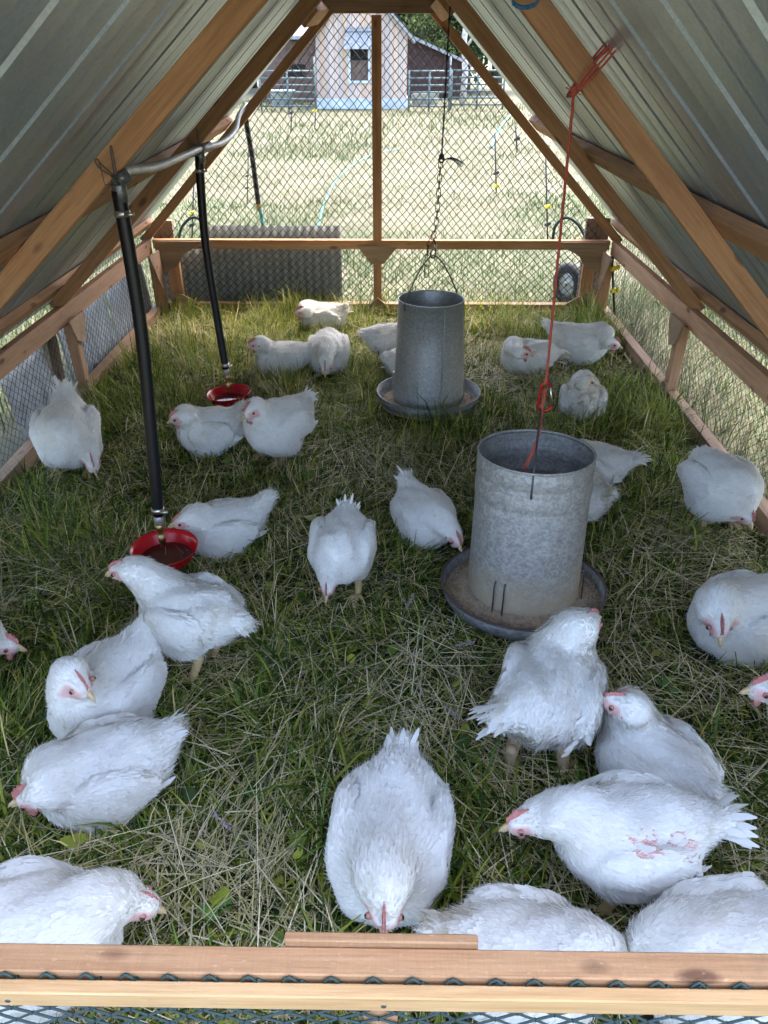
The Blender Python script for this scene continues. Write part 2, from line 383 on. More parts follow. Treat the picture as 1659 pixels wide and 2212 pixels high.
def netting(name, O, U, Vv, poly, p, q, rad, mat, jit=0.1, knot=1.7):
    O, U, Vv = (np.array(x, float) for x in (O, U, Vv)); N = np.cross(U, Vv)
    poly = np.array(poly, float); us, vs_ = poly[:, 0], poly[:, 1]
    n = int(max((us.max() - us.min()) / p, (vs_.max() - vs_.min()) / q)) + 3
    I, J = np.meshgrid(np.arange(-2 * n, 2 * n), np.arange(-2 * n, 2 * n), indexing='ij')
    pu = us.min() + (I + J) * p / 2; pv = vs_.min() + (I - J) * q / 2
    g = np.random.default_rng(5)
    pu = pu + g.normal(0, p * jit * 0.35, pu.shape) + 0.25 * p * (vnoise(pu, pv, 2.3) - 0.5)
    pv = pv + g.normal(0, q * jit * 0.35, pu.shape) + 0.25 * q * (vnoise(pv, pu, 1.9) - 0.5)
    def segs(a, b): return np.stack([pu[a], pv[a], pu[b], pv[b]], -1).reshape(-1, 4)
    s0 = (slice(0, -1), slice(None)); s1 = (slice(1, None), slice(None)); t0 = (slice(None), slice(0, -1)); t1 = (slice(None), slice(1, None))
    E = np.concatenate([segs(s0, s1), segs(t0, t1)])
    lo = np.zeros(len(E)); hi = np.ones(len(E)); m = len(poly)
    area = sum(poly[i][0] * poly[(i + 1) % m][1] - poly[(i + 1) % m][0] * poly[i][1] for i in range(m))
    for i in range(m):
        a, b = poly[i], poly[(i + 1) % m]
        nx, ny = -(b[1] - a[1]), b[0] - a[0]
        if area < 0: nx, ny = -nx, -ny
        da = (E[:, 0] - a[0]) * nx + (E[:, 1] - a[1]) * ny; db = (E[:, 2] - a[0]) * nx + (E[:, 3] - a[1]) * ny
        den = np.where(np.abs(db - da) < 1e-9, 1e-9, db - da); t = -da / den
        lo = np.where((da < 0) & (db >= 0), np.maximum(lo, t), lo); hi = np.where((da >= 0) & (db < 0), np.minimum(hi, t), hi)
        hi = np.where((da < 0) & (db < 0), -1, hi)
    k = hi - lo > 0.04; E = E[k]; lo = lo[k]; hi = hi[k]; full = (lo == 0)
    A = E[:, :2] + (E[:, 2:] - E[:, :2]) * lo[:, None]; B = E[:, :2] + (E[:, 2:] - E[:, :2]) * hi[:, None]
    d = B - A; d /= np.linalg.norm(d, axis=1)[:, None] + 1e-9; s = np.stack([-d[:, 1], d[:, 0]], 1)
    X = []
    for P in (A, B):
        for cs, cn in ((1, 0), (0, 1), (-1, 0), (0, -1)):
            uv = P + s * (rad * cs)
            X.append(O + uv[:, :1] * U + uv[:, 1:] * Vv + N * (rad * cn))
    nE = len(A); V = np.stack(X, 1).reshape(-1, 3); base = (np.arange(nE) * 8)[:, None]
    Q = np.concatenate([base + np.array([[i, (i + 1) % 4, 4 + (i + 1) % 4, 4 + i]]) for i in range(4)])
    # a thickened joint where strands meet
    K = A[full]; r = rad * knot; Kc = O + K[:, :1] * U + K[:, 1:] * Vv
    Vk = np.stack([Kc + U * r * 1.3, Kc + Vv * r, Kc - U * r * 1.3, Kc - Vv * r, Kc + N * r, Kc - N * r], 1).reshape(-1, 3)
    kb = (len(V) + np.arange(len(K)) * 6)[:, None]
    T = np.concatenate([kb + np.array([[i, (i + 1) % 4, 4]]) for i in range(4)] + [kb + np.array([[(i + 1) % 4, i, 5]]) for i in range(4)])
    return mesh_np(name, np.concatenate([V, Vk]), Q, T, mats=[mat], smooth=False, parent=tractor)

def slope(side, y):                                     # the left side of the roof is a little out of true
    return 1.0 if side > 0 else 0.83 + 0.0358 * (y - 0.57)
def rafter_pt(side, x, y, off):
    s_ = slope(side, y); q = off / math.sqrt(1 + s_ * s_); return Vector((side * (x + s_ * q), y, 0.5 + (1.5 - x) * s_ + q))
for i, y in enumerate(FY):
    for s in (-1, 1):
        h = 0.058 if i < 3 else 0.052
        board('rafter', rafter_pt(s, 1.535, y, h / 2), rafter_pt(s, 0.04 if s > 0 else -0.03 + i * .012, y, h / 2), 0.036 if i else 0.03, h, M['fir'], tractor, up=(s * slope(s, y), 0, 1))
for s in (-1, 1):
    board('wall_plate', (s * W, 0.50, 0.455), (s * W, 5.02, 0.455), 0.038, 0.089, M['fir_pale'], tractor)
    board('sill_beam', (s * 1.50, 0.50, 0.040), (s * 1.50, 5.06, 0.040), 0.055, 0.09, M['fir_worn'], tractor)
    for y in FY[1:3]:
        board('wall_stud', (s * 1.497, y, 0.085), (s * 1.497, y, 0.411), 0.05, 0.055, M['fir_pale'], tractor, up=(0, 1, 0))
        mb = MB(); gx = s * 1.470
        mb.prism([(gx, y - .09, .445), (gx, y + .10, .445), (gx, y + .095, .40), (gx, y + .045, .30), (gx, y - .04, .335)], (-s * 0.012, 0, 0)); mb.build('gusset', M['ply'], tractor)
        mb = MB(); mb.prism([(gx, y - .10, -.005), (gx, y + .10, -.005), (gx, y + .02, .12), (gx, y - .03, .125)], (-s * 0.012, 0, 0)); mb.build('gusset', M['ply'], tractor)
    for nm, xin, y0 in (('purlin', 1.475, 0.50), ('purlin', 0.885, 0.50)):
        board(nm, rafter_pt(s, xin, y0, 0.058 + 0.0185), rafter_pt(s, xin, 5.10, 0.058 + 0.0185), 0.080, 0.035, M['fir'], tractor, up=(s, 0, 1))
    board('purlin', rafter_pt(s, 0.30, 4.25, 0.052), rafter_pt(s, 0.30, 5.015, 0.052), 0.10, 0.06, M['fir'], tractor, up=(s, 0, 1))
    # corner studs at the back
    board('corner_stud', (s * 1.475, 4.96, 0.0), (s * 1.475, 4.96, 0.411), 0.07, 0.05, M['fir'], tractor, up=(0, 1, 0))
    board('corner_stud', (s * 1.375, 5.04, 0.086), (s * 1.375, 5.04, 0.435), 0.075, 0.045, M['fir'], tractor, up=(0, 1, 0))
    mb = MB(); gy = 5.012
    mb.prism([(s * 1.47, gy, .49), (s * 1.15, gy, .49), (s * 1.30, gy, .40), (s * 1.345, gy, .33), (s * 1.47, gy, .28)], (0, -0.012, 0)); mb.build('gusset', M['ply'], tractor)
    mb = MB(); mb.prism([(s * 1.10, gy, .0), (s * 1.42, gy, .0), (s * 1.42, gy, .17), (s * 1.33, gy, .14)], (0, -0.012, 0)); mb.build('gusset', M['ply'], tractor)
    mb = MB(); gx = s * 1.44
    mb.prism([(gx, 4.72, .45), (gx, 4.93, .45), (gx, 4.93, .22), (gx, 4.88, .22)], (-s * 0.012, 0, 0)); mb.build('gusset', M['fir_worn'], tractor)
# back gable
board('gable_rail', (-1.49, 5.04, 0.468), (1.49, 5.04, 0.468), 0.05, 0.056, M['fir'], tractor)
board('sill_beam', (-1.47, 5.035, 0.040), (1.47, 5.035, 0.040), 0.06, 0.09, M['fir_worn'], tractor)
board('gable_post', (-0.02, 5.04, 0.497), (-0.02, 5.04, 1.715), 0.058, 0.045, M['fir'], tractor, up=(0, 1, 0))
board('gable_post', (-0.02, 5.04, 0.086), (-0.02, 5.04, 0.439), 0.055, 0.045, M['fir'], tractor, up=(0, 1, 0))
board('collar_tie', (-0.34, 5.000, 1.765), (0.34, 5.000, 1.765), 0.036, 0.09, M['fir_worn'], tractor)
mb = MB(); gy = 5.012
mb.prism([(-.155, gy, .462), (.115, gy, .462), (.02, gy, .35), (-.06, gy, .35)], (0, -0.012, 0)); mb.build('gusset', M['ply'], tractor)
mb = MB(); mb.prism([(-.15, gy - .02, -.01), (.11, gy - .02, -.01), (.02, gy - .02, .10), (-.02, gy - .02, .135), (-.06, gy - .02, .10)], (0, -0.012, 0)); mb.build('gusset', M['fir_worn'], tractor)
# front wall, right below the camera
board('front_rail', (-1.50, 0.529, 0.4555), (1.50, 0.529, 0.4555), 0.037, 0.089, M['sawn'], tractor)
board('netting_lath', (-1.50, 0.4965, 0.4735), (1.50, 0.4965, 0.4735), 0.019, 0.034, M['lath'], tractor)
board('rail_cleat', (-0.055, 0.5548, 0.4760), (0.212, 0.5552, 0.4740), 0.0135, 0.075, M['sawn'], tractor)
board('gable_post', (0.078, 0.530, 0.085), (0.078, 0.530, 0.41), 0.05, 0.036, M['fir_pale'], tractor, up=(0, 1, 0))
board('sill_beam', (-1.47, 0.529, 0.040), (1.47, 0.529, 0.040), 0.037, 0.09, M['fir_worn'], tractor)
for x in (0.083, -0.42, 0.62, -0.93, 1.1):
    mb = MB(); mb.lathe([(0.0001, 0.0), (0.0035, 0.0), (0.0042, -0.0012)], (0, 0, 0), 10)
    mb.build('screw', M['wire'], tractor, Matrix.Translation((x, 0.4862, 0.470)) @ Matrix.Rotation(R(90), 4, 'X'))
# netting ends hooked over between rail and lath
for k in range(-16, 17):
    x = k * 0.0545 + 0.012 + rnd.uniform(-.002, .002)
    mb = MB(); mb.tube([(x - .010, .507, .489), (x - .006, .5065, .4965), (x, .508, .5005), (x + .006, .5065, .4965), (x + .011, .507, .489)], 0.0022, 6)
    mb.build('netting_hook', M['net_green'], tractor)

# netting
netting('wire_netting', (0, 5.085, 0), (1, 0, 0), (0, 0, 1), [(-1.48, .47), (1.48, .47), (.22, 1.80), (-.22, 1.80)], .0505, .057, .0021, M['net'])
netting('wire_netting', (0, 5.085, 0), (1, 0, 0), (0, 0, 1), [(-1.48, .03), (1.48, .03), (1.48, .47), (-1.48, .47)], .0505, .050, .0024, M['net'])
for s in (-1, 1):
    netting('wire_netting', (s * 1.548, 0, 0), (0, 1, 0), (0, 0, 1), [(.5, .02), (5.06, .02), (5.06, .55), (.5, .55)], .048, .042, .0011, M['net'])
netting('wire_netting', (0, 0.5085, 0), (1, 0, 0), (0, 0, 1), [(-1.48, .03), (1.48, .03), (1.48, .49), (-1.48, .49)], .0545, .034, .0021, M['net_green'], jit=0.12)

# roof sheets: ribs run up the slope
def roof_sheet(side, y0, y1, lift):
    ys = [y0]; hs = [0]; per = 0.308; ph = 1.44 if side > 0 else 1.77
    y = ph - per * math.ceil((ph - y0) / per + .5)
    prof = [(0, 0), (.012, .017), (.020, .017), (.032, 0), (.106, 0), (.114, .0014), (.122, .0014), (.130, 0), (.204, 0), (.212, .0014), (.220, .0014), (.228, 0)]
    while y < y1 - 1e-6:
        for dy, h in prof:
            if y0 + .001 < y + dy < y1 - .001: ys.append(y + dy); hs.append(h)
        y += per
    ys.append(y1); hs.append(0)
    n = 26; ts = np.linspace(1.70, -0.045 if side > 0 else -0.12, n); V = []; Q = []
    for j, t in enumerate(ts):
        for yy, h in zip(ys, hs):
            wob = 0.004 * (vnoise(np.array([t * 1.0]), np.array([yy * 2 + side * 9]), 1.6)[0] - .5)
            V.append(rafter_pt(side, t, yy, 0.0945 + h + lift + 0.003 + wob))
    m = len(ys)
    for j in range(n - 1):
        for k in range(m - 1): Q.append((j * m + k, j * m + k + 1, (j + 1) * m + k + 1, (j + 1) * m + k))
    o = mesh_np('roof_sheet', V, Q, mats=[M['roof']], smooth=True, parent=tractor)
    mod = o.modifiers.new('edge', 'EDGE_SPLIT'); mod.split_angle = R(10)
    return o
for s in (-1, 1):
    for k in range(5): roof_sheet(s, 0.62 + k * 0.905, 0.62 + (k + 1) * 0.905 + 0.03, 0.002 * (k % 2))

# ================================================================ water line and drinkers
wl = thing('water_pipe', 'grey water pipe slung along the left rafters feeding the drinkers', 'pipe', at_y(262, 382, 2.05))
def smooth_path(pts, n=10):
    P = [Vector(p) for p in pts]; out = []
    for i in range(len(P) - 1):
        a, b, c, d = P[max(i - 1, 0)], P[i], P[i + 1], P[min(i + 2, len(P) - 1)]
        for k in range(n):
            t = k / n
            out.append(0.5 * ((2 * b) + (c - a) * t + (2 * a - 5 * b + 4 * c - d) * t * t + (3 * b - a - 3 * c + d) * t ** 3))
    out.append(P[-1]); return out
pp = [at_y(262, 386, 2.02), at_y(272, 371, 2.12), at_y(335, 362, 2.55), at_y(385, 342, 3.0), at_y(432, 322, 3.45), at_y(480, 308, 3.95), at_y(508, 282, 4.35), at_y(516, 250, 4.75), at_y(532, 226, 5.12)]
mb = MB(); mb.tube(smooth_path(pp), 0.0138, 12); mb.build('pipe_run', M['pipe'], wl)
mb = MB(); e = at_y(254, 386, 2.05)
mb.tube([e + Vector((0, 0, -.055)), e + Vector((0, 0, .005))], .0185, 12); mb.tube([e + Vector((0, 0, -.005)), e + Vector((.028, .01, .012))], .018, 12); mb.ball(e, .021)
mb.build('pipe_elbow', M['pipe'], wl)
mb = MB(); e2 = at_y(432, 324, 3.45)
mb.tube([e2 + Vector((-.03, -.05, -.004)), e2 + Vector((.03, .06, .008))], .020, 12); mb.tube([e2, e2 + Vector((0, 0, -.05))], .019, 12)
mb.build('pipe_tee', M['pipe'], wl)
# bent tie wires
for px, py, y in ((240, 350, 2.02), (425, 300, 3.51)):
    mb = MB(); c = at_y(px, py, y)
    k_ = 1.0 if y < 3 else .62
    mb.tube(smooth_path([at_y(px + dx * k_, py + dy * k_, y - .005) for dx, dy in ((12, 36), (-22, 16), (-34, 0), (-30, -6), (-20, 6), (4, 28), (14, 40))], 4), .0017, 5)
    mb.tube(smooth_path([at_y(px + dx * k_, py + dy * k_, y - .005) for dx, dy in ((8, 38), (3, 4), (-2, -30), (1, -32), (8, 6), (14, 34))], 4), .0017, 5)
    for q in range(3):
        mb.tube([c + Vector((0.02, -.02, -.05)), c + Vector((rnd.uniform(-.02, .05), -.03, rnd.uniform(-.05, -.02))), c + Vector((rnd.uniform(-.05, .1), -.03, rnd.uniform(-.05, .03)))], .0015, 5)
    mb.build('tie_wire', M['wire'], wl)

def drinker(top, bot, label, bow, tilt):
    """black drop hose, steel clamps, brass fitting and a red bowl of water; bot is the middle of the bowl's rim"""
    root = thing('water_drinker', label, 'drinker', (bot.x, bot.y, bot.z - .085), 'red bowl drinkers on hoses')
    j = bot + Vector((0, 0, .125)) + (top - bot).normalized() * .0
    path = smooth_path([top, top.lerp(j, .35) + bow, top.lerp(j, .7) + bow * .6, j], 8)
    mb = MB(); mb.tube(path, 0.0185, 14); mb.build('hose', M['black_hose'], root)
    d0 = (path[1] - path[0]).normalized(); d1 = (path[-1] - path[-2]).normalized()
    for c, d in ((top + d0 * .055, d0), (j - d1 * .02, d1)):
        mb = MB(); mb.tube([c - d * .008, c + d * .008], .0205, 16)
        mb.tube([c + Vector((.012, -.018, 0)), c + Vector((.036, -.018, .001))], .0045, 8)
        mb.build('hose_clamp', M['clamp'], root)
    mb = MB(); a = j - d1 * .004
    mb.tube([a, a + d1 * .035], .0155, 12); mb.build('hose_end', M['galv'], root)
    mb = MB(); b0 = a + d1 * .033; V_ = Vector((0, 0, -1))
    z = 0; pr = [(.0145, 0), (.0145, .022), (.010, .026), (.010, .045), (.0125, .048), (.0125, .068), (.009, .072), (.009, .088)]
    mb.tube([b0 + V_ * q for r, q in pr], [r for r, q in pr], 12); mb.build('brass_fitting', M['brass'], root)
    mb = MB(); rim = .108
    out = [(.002, -.085), (.035, -.083), (.062, -.070), (.088, -.042), (.102, -.012), (rim, 0), (rim + .0015, .002), (rim - .0015, .002), (.099, -.012), (.085, -.040), (.06, -.066), (.034, -.078), (.002, -.080)]
    Mx = Matrix.Translation(bot) @ Matrix.Rotation(R(tilt), 4, 'Y')
    mb.lathe(out); o = mb.build('bowl', M['red'], root, Mx)
    mb = MB(); mb.lathe([(.0005, -.038), (.05, -.038), (.0855, -.038)], smooth=False); mb.build('water', M['water'], root, Matrix.Translation(bot))
    return root
drinker(at_y(256, 412, 2.05), at_y(355, 1182, 2.0), 'front red drinker bowl of water on a long black hose by the left wall', Vector((.012, .01, 0)), 1)
drinker(at_y(430, 338, 3.45), at_y(494, 848, 3.42), 'rear red drinker bowl behind two crouching chickens, on a black hose', Vector((-.02, 0, 0)), -4)

# ================================================================ feeders
def tube_feeder(c, tilt_x, label, old, bail_dir, hz):
    """c: middle of the pan's underside"""
    root = thing('hanging_feeder', label, 'poultry feeder', c, 'galvanised tube feeders')
    Mx = Matrix.Translation(c) @ Matrix.Rotation(R(tilt_x), 4, 'X')
    mt = M['galv_old'] if old else M['galv']
    mb = MB(); r0, r1, H = (.178, .170, hz) if old else (.174, .153, hz)
    P = []
    def wall(z): return r0 + (r1 - r0) * z / H
    zs = [.035, .05, H * .3, H * .6]
    for z in zs: P.append((wall(z), z))
    if old:
        for b in (H - .135, H - .065):
            P += [(wall(b), b), (wall(b) - .0015, b + .006), (wall(b) + .0015, b + .012), (wall(b) + .0028, b + .03), (wall(b) + .002, b + .048), (wall(b) - .0015, b + .056), (wall(b), b + .062)]
    P += [(r1, H - .004), (r1 + .003, H - .002), (r1 + .003, H + .003), (r1 - .001, H + .003)]
    inner = [(r - .004, z) for r, z in reversed(P[:-3])]
    mb.lathe(P + inner, seg=72); mb.build('hopper', mt, root, Mx)
    if not old:
        mb = MB(); a = R(-72); x, y = math.cos(a), math.sin(a)
        mb.box((x * (r0 + .0005), y * (r0 + .0005), H * .5 + .02), (.006, .004, H - .06), rot=Matrix.Rotation(a + R(90), 3, 'Z')); mb.build('seam', mt, root, Mx)
    mb = MB(); R2 = .262 if old else .253
    pan = [(.001, .0), (R2 - .055, .0), (R2 - .022, .012), (R2 - .006, .035), (R2, .070)]
    pin = [(R2 - .004, .070), (R2 - .011, .036), (R2 - .027, .016), (R2 - .058, .004), (.001, .004)]
    mb.lathe(pan + pin, seg=80); mb.build('pan', M['galv_pan'], root, Mx)
    mb = MB(); mb.tube([(R2 * math.cos(a), R2 * math.sin(a), .071) for a in np.linspace(0, 2 * math.pi, 80, endpoint=False)], .0045, 8, closed=True)
    mb.build('pan_rim', M['rim'] if old else M['galv_pan'], root, Mx)
    # feed: a heap with loose pellets
    mb = MB(); fz = .045 if old else .025
    mb.lathe([(.16, fz + .018), (.20, fz + .010), (.225, fz - .004), (R2 - .012, fz - .012)], seg=64)
    for _ in range(1500 if old else 300):
        a = rnd.uniform(0, 2 * math.pi); r = rnd.uniform(.165, R2 - .015)
        z = fz + .018 - (r - .16) * .30 + rnd.uniform(.0, .004)
        mb.ball((r * math.cos(a), r * math.sin(a), z), (.0028, .0028, .0048), seg=5, rot=Matrix.Rotation(rnd.uniform(0, 6), 3, 'Z') @ Matrix.Rotation(rnd.uniform(.5, 2.5), 3, 'X'))
    f = mb.build('feed', M['feed'], root, Mx); f['kind'] = 'stuff'
    # pan hangers: bent rods
    for ang in ((-128, -118, -22) if old else (-118, 20, 160)):
        mb = MB()
        for da in ((0,) if old else (-7, 7)):
            a = R(ang + da); ra = r0 + .003; top = .165 if old else .11
            mb.tube([(ra * math.cos(a), ra * math.sin(a), top), ((ra + .006) * math.cos(a), (ra + .006) * math.sin(a), top - .02), ((ra + .008) * math.cos(a), (ra + .008) * math.sin(a), fz + .012)], .0024, 6)
        if not old:
            a = R(ang)
            mb.box(((r0 + .003) * math.cos(a), (r0 + .003) * math.sin(a), .12), (.05, .004, .06), rot=Matrix.Rotation(a + R(90), 3, 'Z'))
        mb.build('pan_hanger', M['wire'] if old else M['galv'], root, Mx)
    # wire bail
    mb = MB(); ca, sa = math.cos(R(bail_dir)), math.sin(R(bail_dir)); hb = .13 if old else .19
    zt = H - (.075 if old else .03)
    pts = [(ca * (r1 + .004), sa * (r1 + .004), zt)]
    for t in np.linspace(1, -1, 15):
        k = t * (r1 + .005 if not old else r1 - .002)
        pts.append((ca * k, sa * k, H + .004 + hb * (1 - abs(t) ** 1.6)))
    pts.append((-ca * (r1 + .004), -sa * (r1 + .004), zt))
    mb.tube(smooth_path(pts, 3), .0033, 8); mb.build('bail_handle', M['wire'], root, Mx)
    return root, Mx
fc = Vector(at_y(1128, 1272, 1.92)); fc.z = 0.012
front_feeder, FM = tube_feeder(fc, -4.5, 'large weathered galvanised feeder full of pellets, in front by the right', True, 78, .53)
bc = Vector(at_y(925, 860, 3.42)); bc.z = 0.05
back_feeder, BM = tube_feeder(bc, -1.5, 'shiny grey feeder hanging from the rusty chain, its pan above the grass', False, 38, .52)

# red twine and carabiner over the front feeder
apex = FM @ Vector((0, 0, .53 + .13))
cz = apex + Vector((.004, 0, -.006))
kn = at_y(1240, 198, 2.02)
car = thing('carabiner', 'red carabiner with a silver gate hooked on the twine above the front feeder', 'carabiner', cz)
mb = MB(); path = []
Hc, r1_, r2_ = .088, .013, .020
for t in np.linspace(0, math.pi, 9): path.append(cz + Vector((.004 - r1_ * math.cos(t), 0, Hc - r1_ + r1_ * math.sin(t))))
up_end = path[-1]
low = [cz + Vector((.006 + r2_ * math.cos(t), 0, r2_ * .7 - r2_ * .8 * math.sin(t) + .004)) for t in np.linspace(0, math.pi, 9)]
full = list(reversed(path)) + [cz + Vector((-.011, 0, .05))] + list(reversed(low))
mb.tube(smooth_path(full, 3), .0042, 8); mb.build('hook_body', M['red_metal'], car)
mb = MB(); mb.tube([up_end, low[0]], .0034, 8); mb.build('gate', M['clamp'], car)
tw = thing('baling_twine', 'orange-red twine tied round the right rafter, holding up the front feeder', 'twine', kn)
mb = MB(); top = cz + Vector((.002, -.002, Hc - .006))
def strand(a, b, n, sag, r, ph):
    out = []
    for k in range(n + 1):
        t = k / n; p = Vector(a).lerp(Vector(b), t); g = ph + t * n * .55
        out.append(p + Vector((math.cos(g) * r, math.sin(g) * r, 0)))
    return out
for ph in (0, 2.1, 4.2): mb.tube(strand(kn, top, 60, 0, .0022, ph), .0021, 5)
mb.ball(kn, (.009, .009, .012))
for k in range(5): mb.tube([kn, kn + Vector((rnd.uniform(-.025, .03), -.006, rnd.uniform(-.02, .012)))], .0014, 4)
mb.build('hanging_twine', M['twine'], tw)
mb = MB()                                              # turns round the rafter
for k in range(3):
    a = kn + Vector((.004 * k, -.002, 0)); 
    ring = [a, a + Vector((.028 + .008 * k, -.004, .045)), a + Vector((.066 + .008 * k, -.002, .092)), a + Vector((.07 + .008 * k, .052, .096)), a + Vector((.03, .056, .045)), a + Vector((-.004, .053, -.008)), a + Vector((-.006, .01, -.008))]
    mb.tube(smooth_path(ring + [a], 3), .0028, 5)
mb.build('rafter_wrap', M['twine'], tw)
mb = MB(); tail0 = cz + Vector((-.002, -.006, .004)); tail1 = FM @ Vector((-.055, -.10, .50))
mid = tail0.lerp(tail1, .5) + Vector((.012, -.01, .012))
for ph in (0, 2.1, 4.2):
    p = smooth_path([top + Vector((0, -.004, -.01)), tail0, mid, tail1], 14)
    mb.tube([q + Vector((math.cos(ph + i * .5) * .003, math.sin(ph + i * .5) * .003, 0)) for i, q in enumerate(p)], .0024, 5)
for k in range(16): mb.tube([tail1, tail1 + Vector((rnd.uniform(-.03, .008), rnd.uniform(-.02, .01), rnd.uniform(-.03, .0)))], .0014, 4)
mb.build('frayed_tail', M['twine'], tw)

# green rope and rusty chain over the back feeder
rt, rk = at_y(972, 14, 3.50), at_y(954, 338, 3.44)
rp = thing('hanging_rope', 'dark green cord from the right rafter down to the rusty chain', 'rope', rt)
mb = MB()
for ph in (0, 3.14): mb.tube(strand(rt, rk, 70, 0, .0022, ph), .0022, 5)
mb.ball(rk.lerp(rt, .42), (.007, .007, .010)); mb.build('cord', M['rope'], rp)
mb = MB(); mb.ball(rk, (.012, .010, .012)); mb.tube([rk + Vector((.011 * math.cos(a), 0, .011 * math.sin(a) - .012)) for a in np.linspace(0, 6.28, 12)], .004, 6)
mb.build('knot', M['rope'], rp)
mb = MB()
for k in range(9):
    e = at_y(1000 + rnd.uniform(-6, 6), 356 + rnd.uniform(-7, 7), 3.40)
    mb.tube(smooth_path([rk + Vector((.01, -.006, -.012)), rk.lerp(e, .5) + Vector((0, 0, .008)), e], 4), .0013, 4)
mb.build('frayed_end', M['rope'], rp)
ch = thing('rusty_chain', 'rusty twisted-link chain hanging on the green cord above the rear feeder', 'chain', rk)
def link(a, b, flat, wd=.0085, r=.0021):
    a, b = Vector(a), Vector(b); d = (b - a).normalized(); s_ = Vector((1, 0, 0)) if flat else Vector((.25, 1, 0)).normalized()
    s_ = (s_ - d * s_.dot(d)).normalized(); L = (b - a).length / 2 + .0045; c = (a + b) / 2; pts = []
    for t in np.linspace(0, math.pi, 7): pts.append(c + d * (L - wd + wd * math.sin(t)) + s_ * (wd * math.cos(t)))
    for t in np.linspace(0, math.pi, 7): pts.append(c - d * (L - wd + wd * math.sin(t)) - s_ * (wd * math.cos(t)))
    mb = MB(); mb.tube(pts, r, 6, closed=True); mb.build('link', M['rust'], ch)
cp = [at_y(x, y, yy) for x, y, yy in ((953, 345, 3.43), (951, 362, 3.43), (950, 378, 3.43), (949, 392, 3.43), (948, 408, 3.43), (947, 424, 3.43), (946, 440, 3.43), (945, 456, 3.43), (943, 472, 3.43), (942, 487, 3.43), (939, 501, 3.43), (934, 516, 3.43))]
for i in range(len(cp) - 1): link(cp[i], cp[i + 1], i % 2 == 0)
ct = [cp[-1], at_y(925, 530, 3.42), at_y(923, 552, 3.42), at_y(922, 574, 3.42), at_y(921, 597, 3.42)]
for i in range(len(ct) - 1): link(ct[i], ct[i + 1], i != 1, .0095)
bail_top = BM @ Vector((0, 0, .52 + .19))
sn = thing('snap_hook', 'small steel snap hook joining the chain to the rear feeder handle', 'hook', bail_top)
mb = MB(); a = cp[-1] + Vector((.006, 0, 0)); b = bail_top
mb.tube(smooth_path([a, a.lerp(b, .35) + Vector((.010, 0, 0)), a.lerp(b, .8) + Vector((.012, 0, 0)), b + Vector((.006, 0, -.006)), b + Vector((-.008, 0, -.004)), b + Vector((-.010, 0, .016)), b.lerp(a, .4)], 4), .0036, 7)
mb.build('hook_body', M['rust'], sn)
mb = MB(); m_ = a.lerp(b, .35) + Vector((.010, 0, 0)); mb.tube([m_, m_ + Vector((0, 0, -.022))], .0055, 8); mb.build('collar', M['clamp'], sn)
bt = thing('blue_twine', 'scrap of blue twine knotted round the right rafter at the very top', 'twine', at_y(1133, 6, 2.0))
mb = MB(); c = at_y(1133, 2, 2.0)
for k in range(7): mb.tube([c + Vector((.028 * math.cos(t) , -.012 + rnd.uniform(-.004, .004), .012 * math.sin(t) + rnd.uniform(-.003, .003))) for t in np.linspace(k, k + 4, 9)], .003, 5)
mb.build('knot', M['blue'], bt)

# ================================================================ outside the pen
# corrugated scrap sheets leaning on the outside
def corrugated(name, label, x0, x1, top, y, lean, along_y, mat, per=.054, amp=.0032, cut=None):
    """a corrugated sheet with vertical waves; 'cut' lowers the top of its first part"""
    n = int((x1 - x0) / per * 8); V = []; Q = []
    for i in range(n + 1):
        u = x0 + (x1 - x0) * i / n; d = amp * math.sin(2 * math.pi * u / per); tz = top
        if cut and u < cut[0]: tz = cut[1] + (top - cut[1]) * max(0, 1 - (cut[0] - u) / .05)
        for j in range(5):
            z = -.02 + (tz + .02) * j / 4; o_ = y + d + lean * (z - top)
            V.append((o_, u, z) if along_y else (u, o_, z))
    m = 5
    for i in range(n):
        for j in range(4): Q.append((i * m + j, (i + 1) * m + j, (i + 1) * m + j + 1, i * m + j + 1))
    o = mesh_np(name, V, Q, mats=[mat])
    md = o.modifiers.new('gauge', 'SOLIDIFY'); md.thickness = .0012
    return tag(o, label, 'metal sheet', 'scrap metal sheets propped round the pen')
xa, xb = at_y(391, 600, 5.18).x, at_y(740, 600, 5.18).x
corrugated('corrugated_sheet', 'mossy corrugated sheet standing behind the left half of the back netting', xa, xb, at_y(600, 487, 5.18).z, 5.18, 0.10, False, M['sheet'], cut=(at_y(452, 500, 5.18).x, .44))
corrugated('corrugated_sheet', 'blue-grey sheet outside the left netting, nearest the back corner', 4.262, 5.00, .43, -1.585, -.10, True, M['sheet_blue'], .076, .005)
corrugated('corrugated_sheet', 'blue-grey sheet outside the left netting, just past the middle stud', 3.57, 4.258, .43, -1.590, -.10, True, M['sheet_blue'], .076, .005)
corrugated('corrugated_sheet', 'grey sheet outside the left netting beside the left standing chicken', 2.93, 3.36, .43, -1.588, -.14, True, M['sheet_blue'], .12, .003)
def old_board(label, x0, x1, z1, y):
    o = board('old_plank', ((x0 + x1) / 2, y, -.03), ((x0 + x1) / 2, y, z1), abs(x1 - x0), .04, M['plank'], None, up=(0, 1, 0))
    return tag(o, label, 'plank', 'weathered planks behind the pen')
old_board('weathered plank upright behind the back left corner of the netting', at_y(343, 570, 5.14).x, at_y(386, 570, 5.14).x, at_y(360, 475, 5.14).z, 5.135)
old_board('weathered plank upright behind the back right corner beside the small wheel', at_y(1254, 570, 5.14).x, at_y(1303, 570, 5.14).x, at_y(1280, 470, 5.14).z, 5.135)
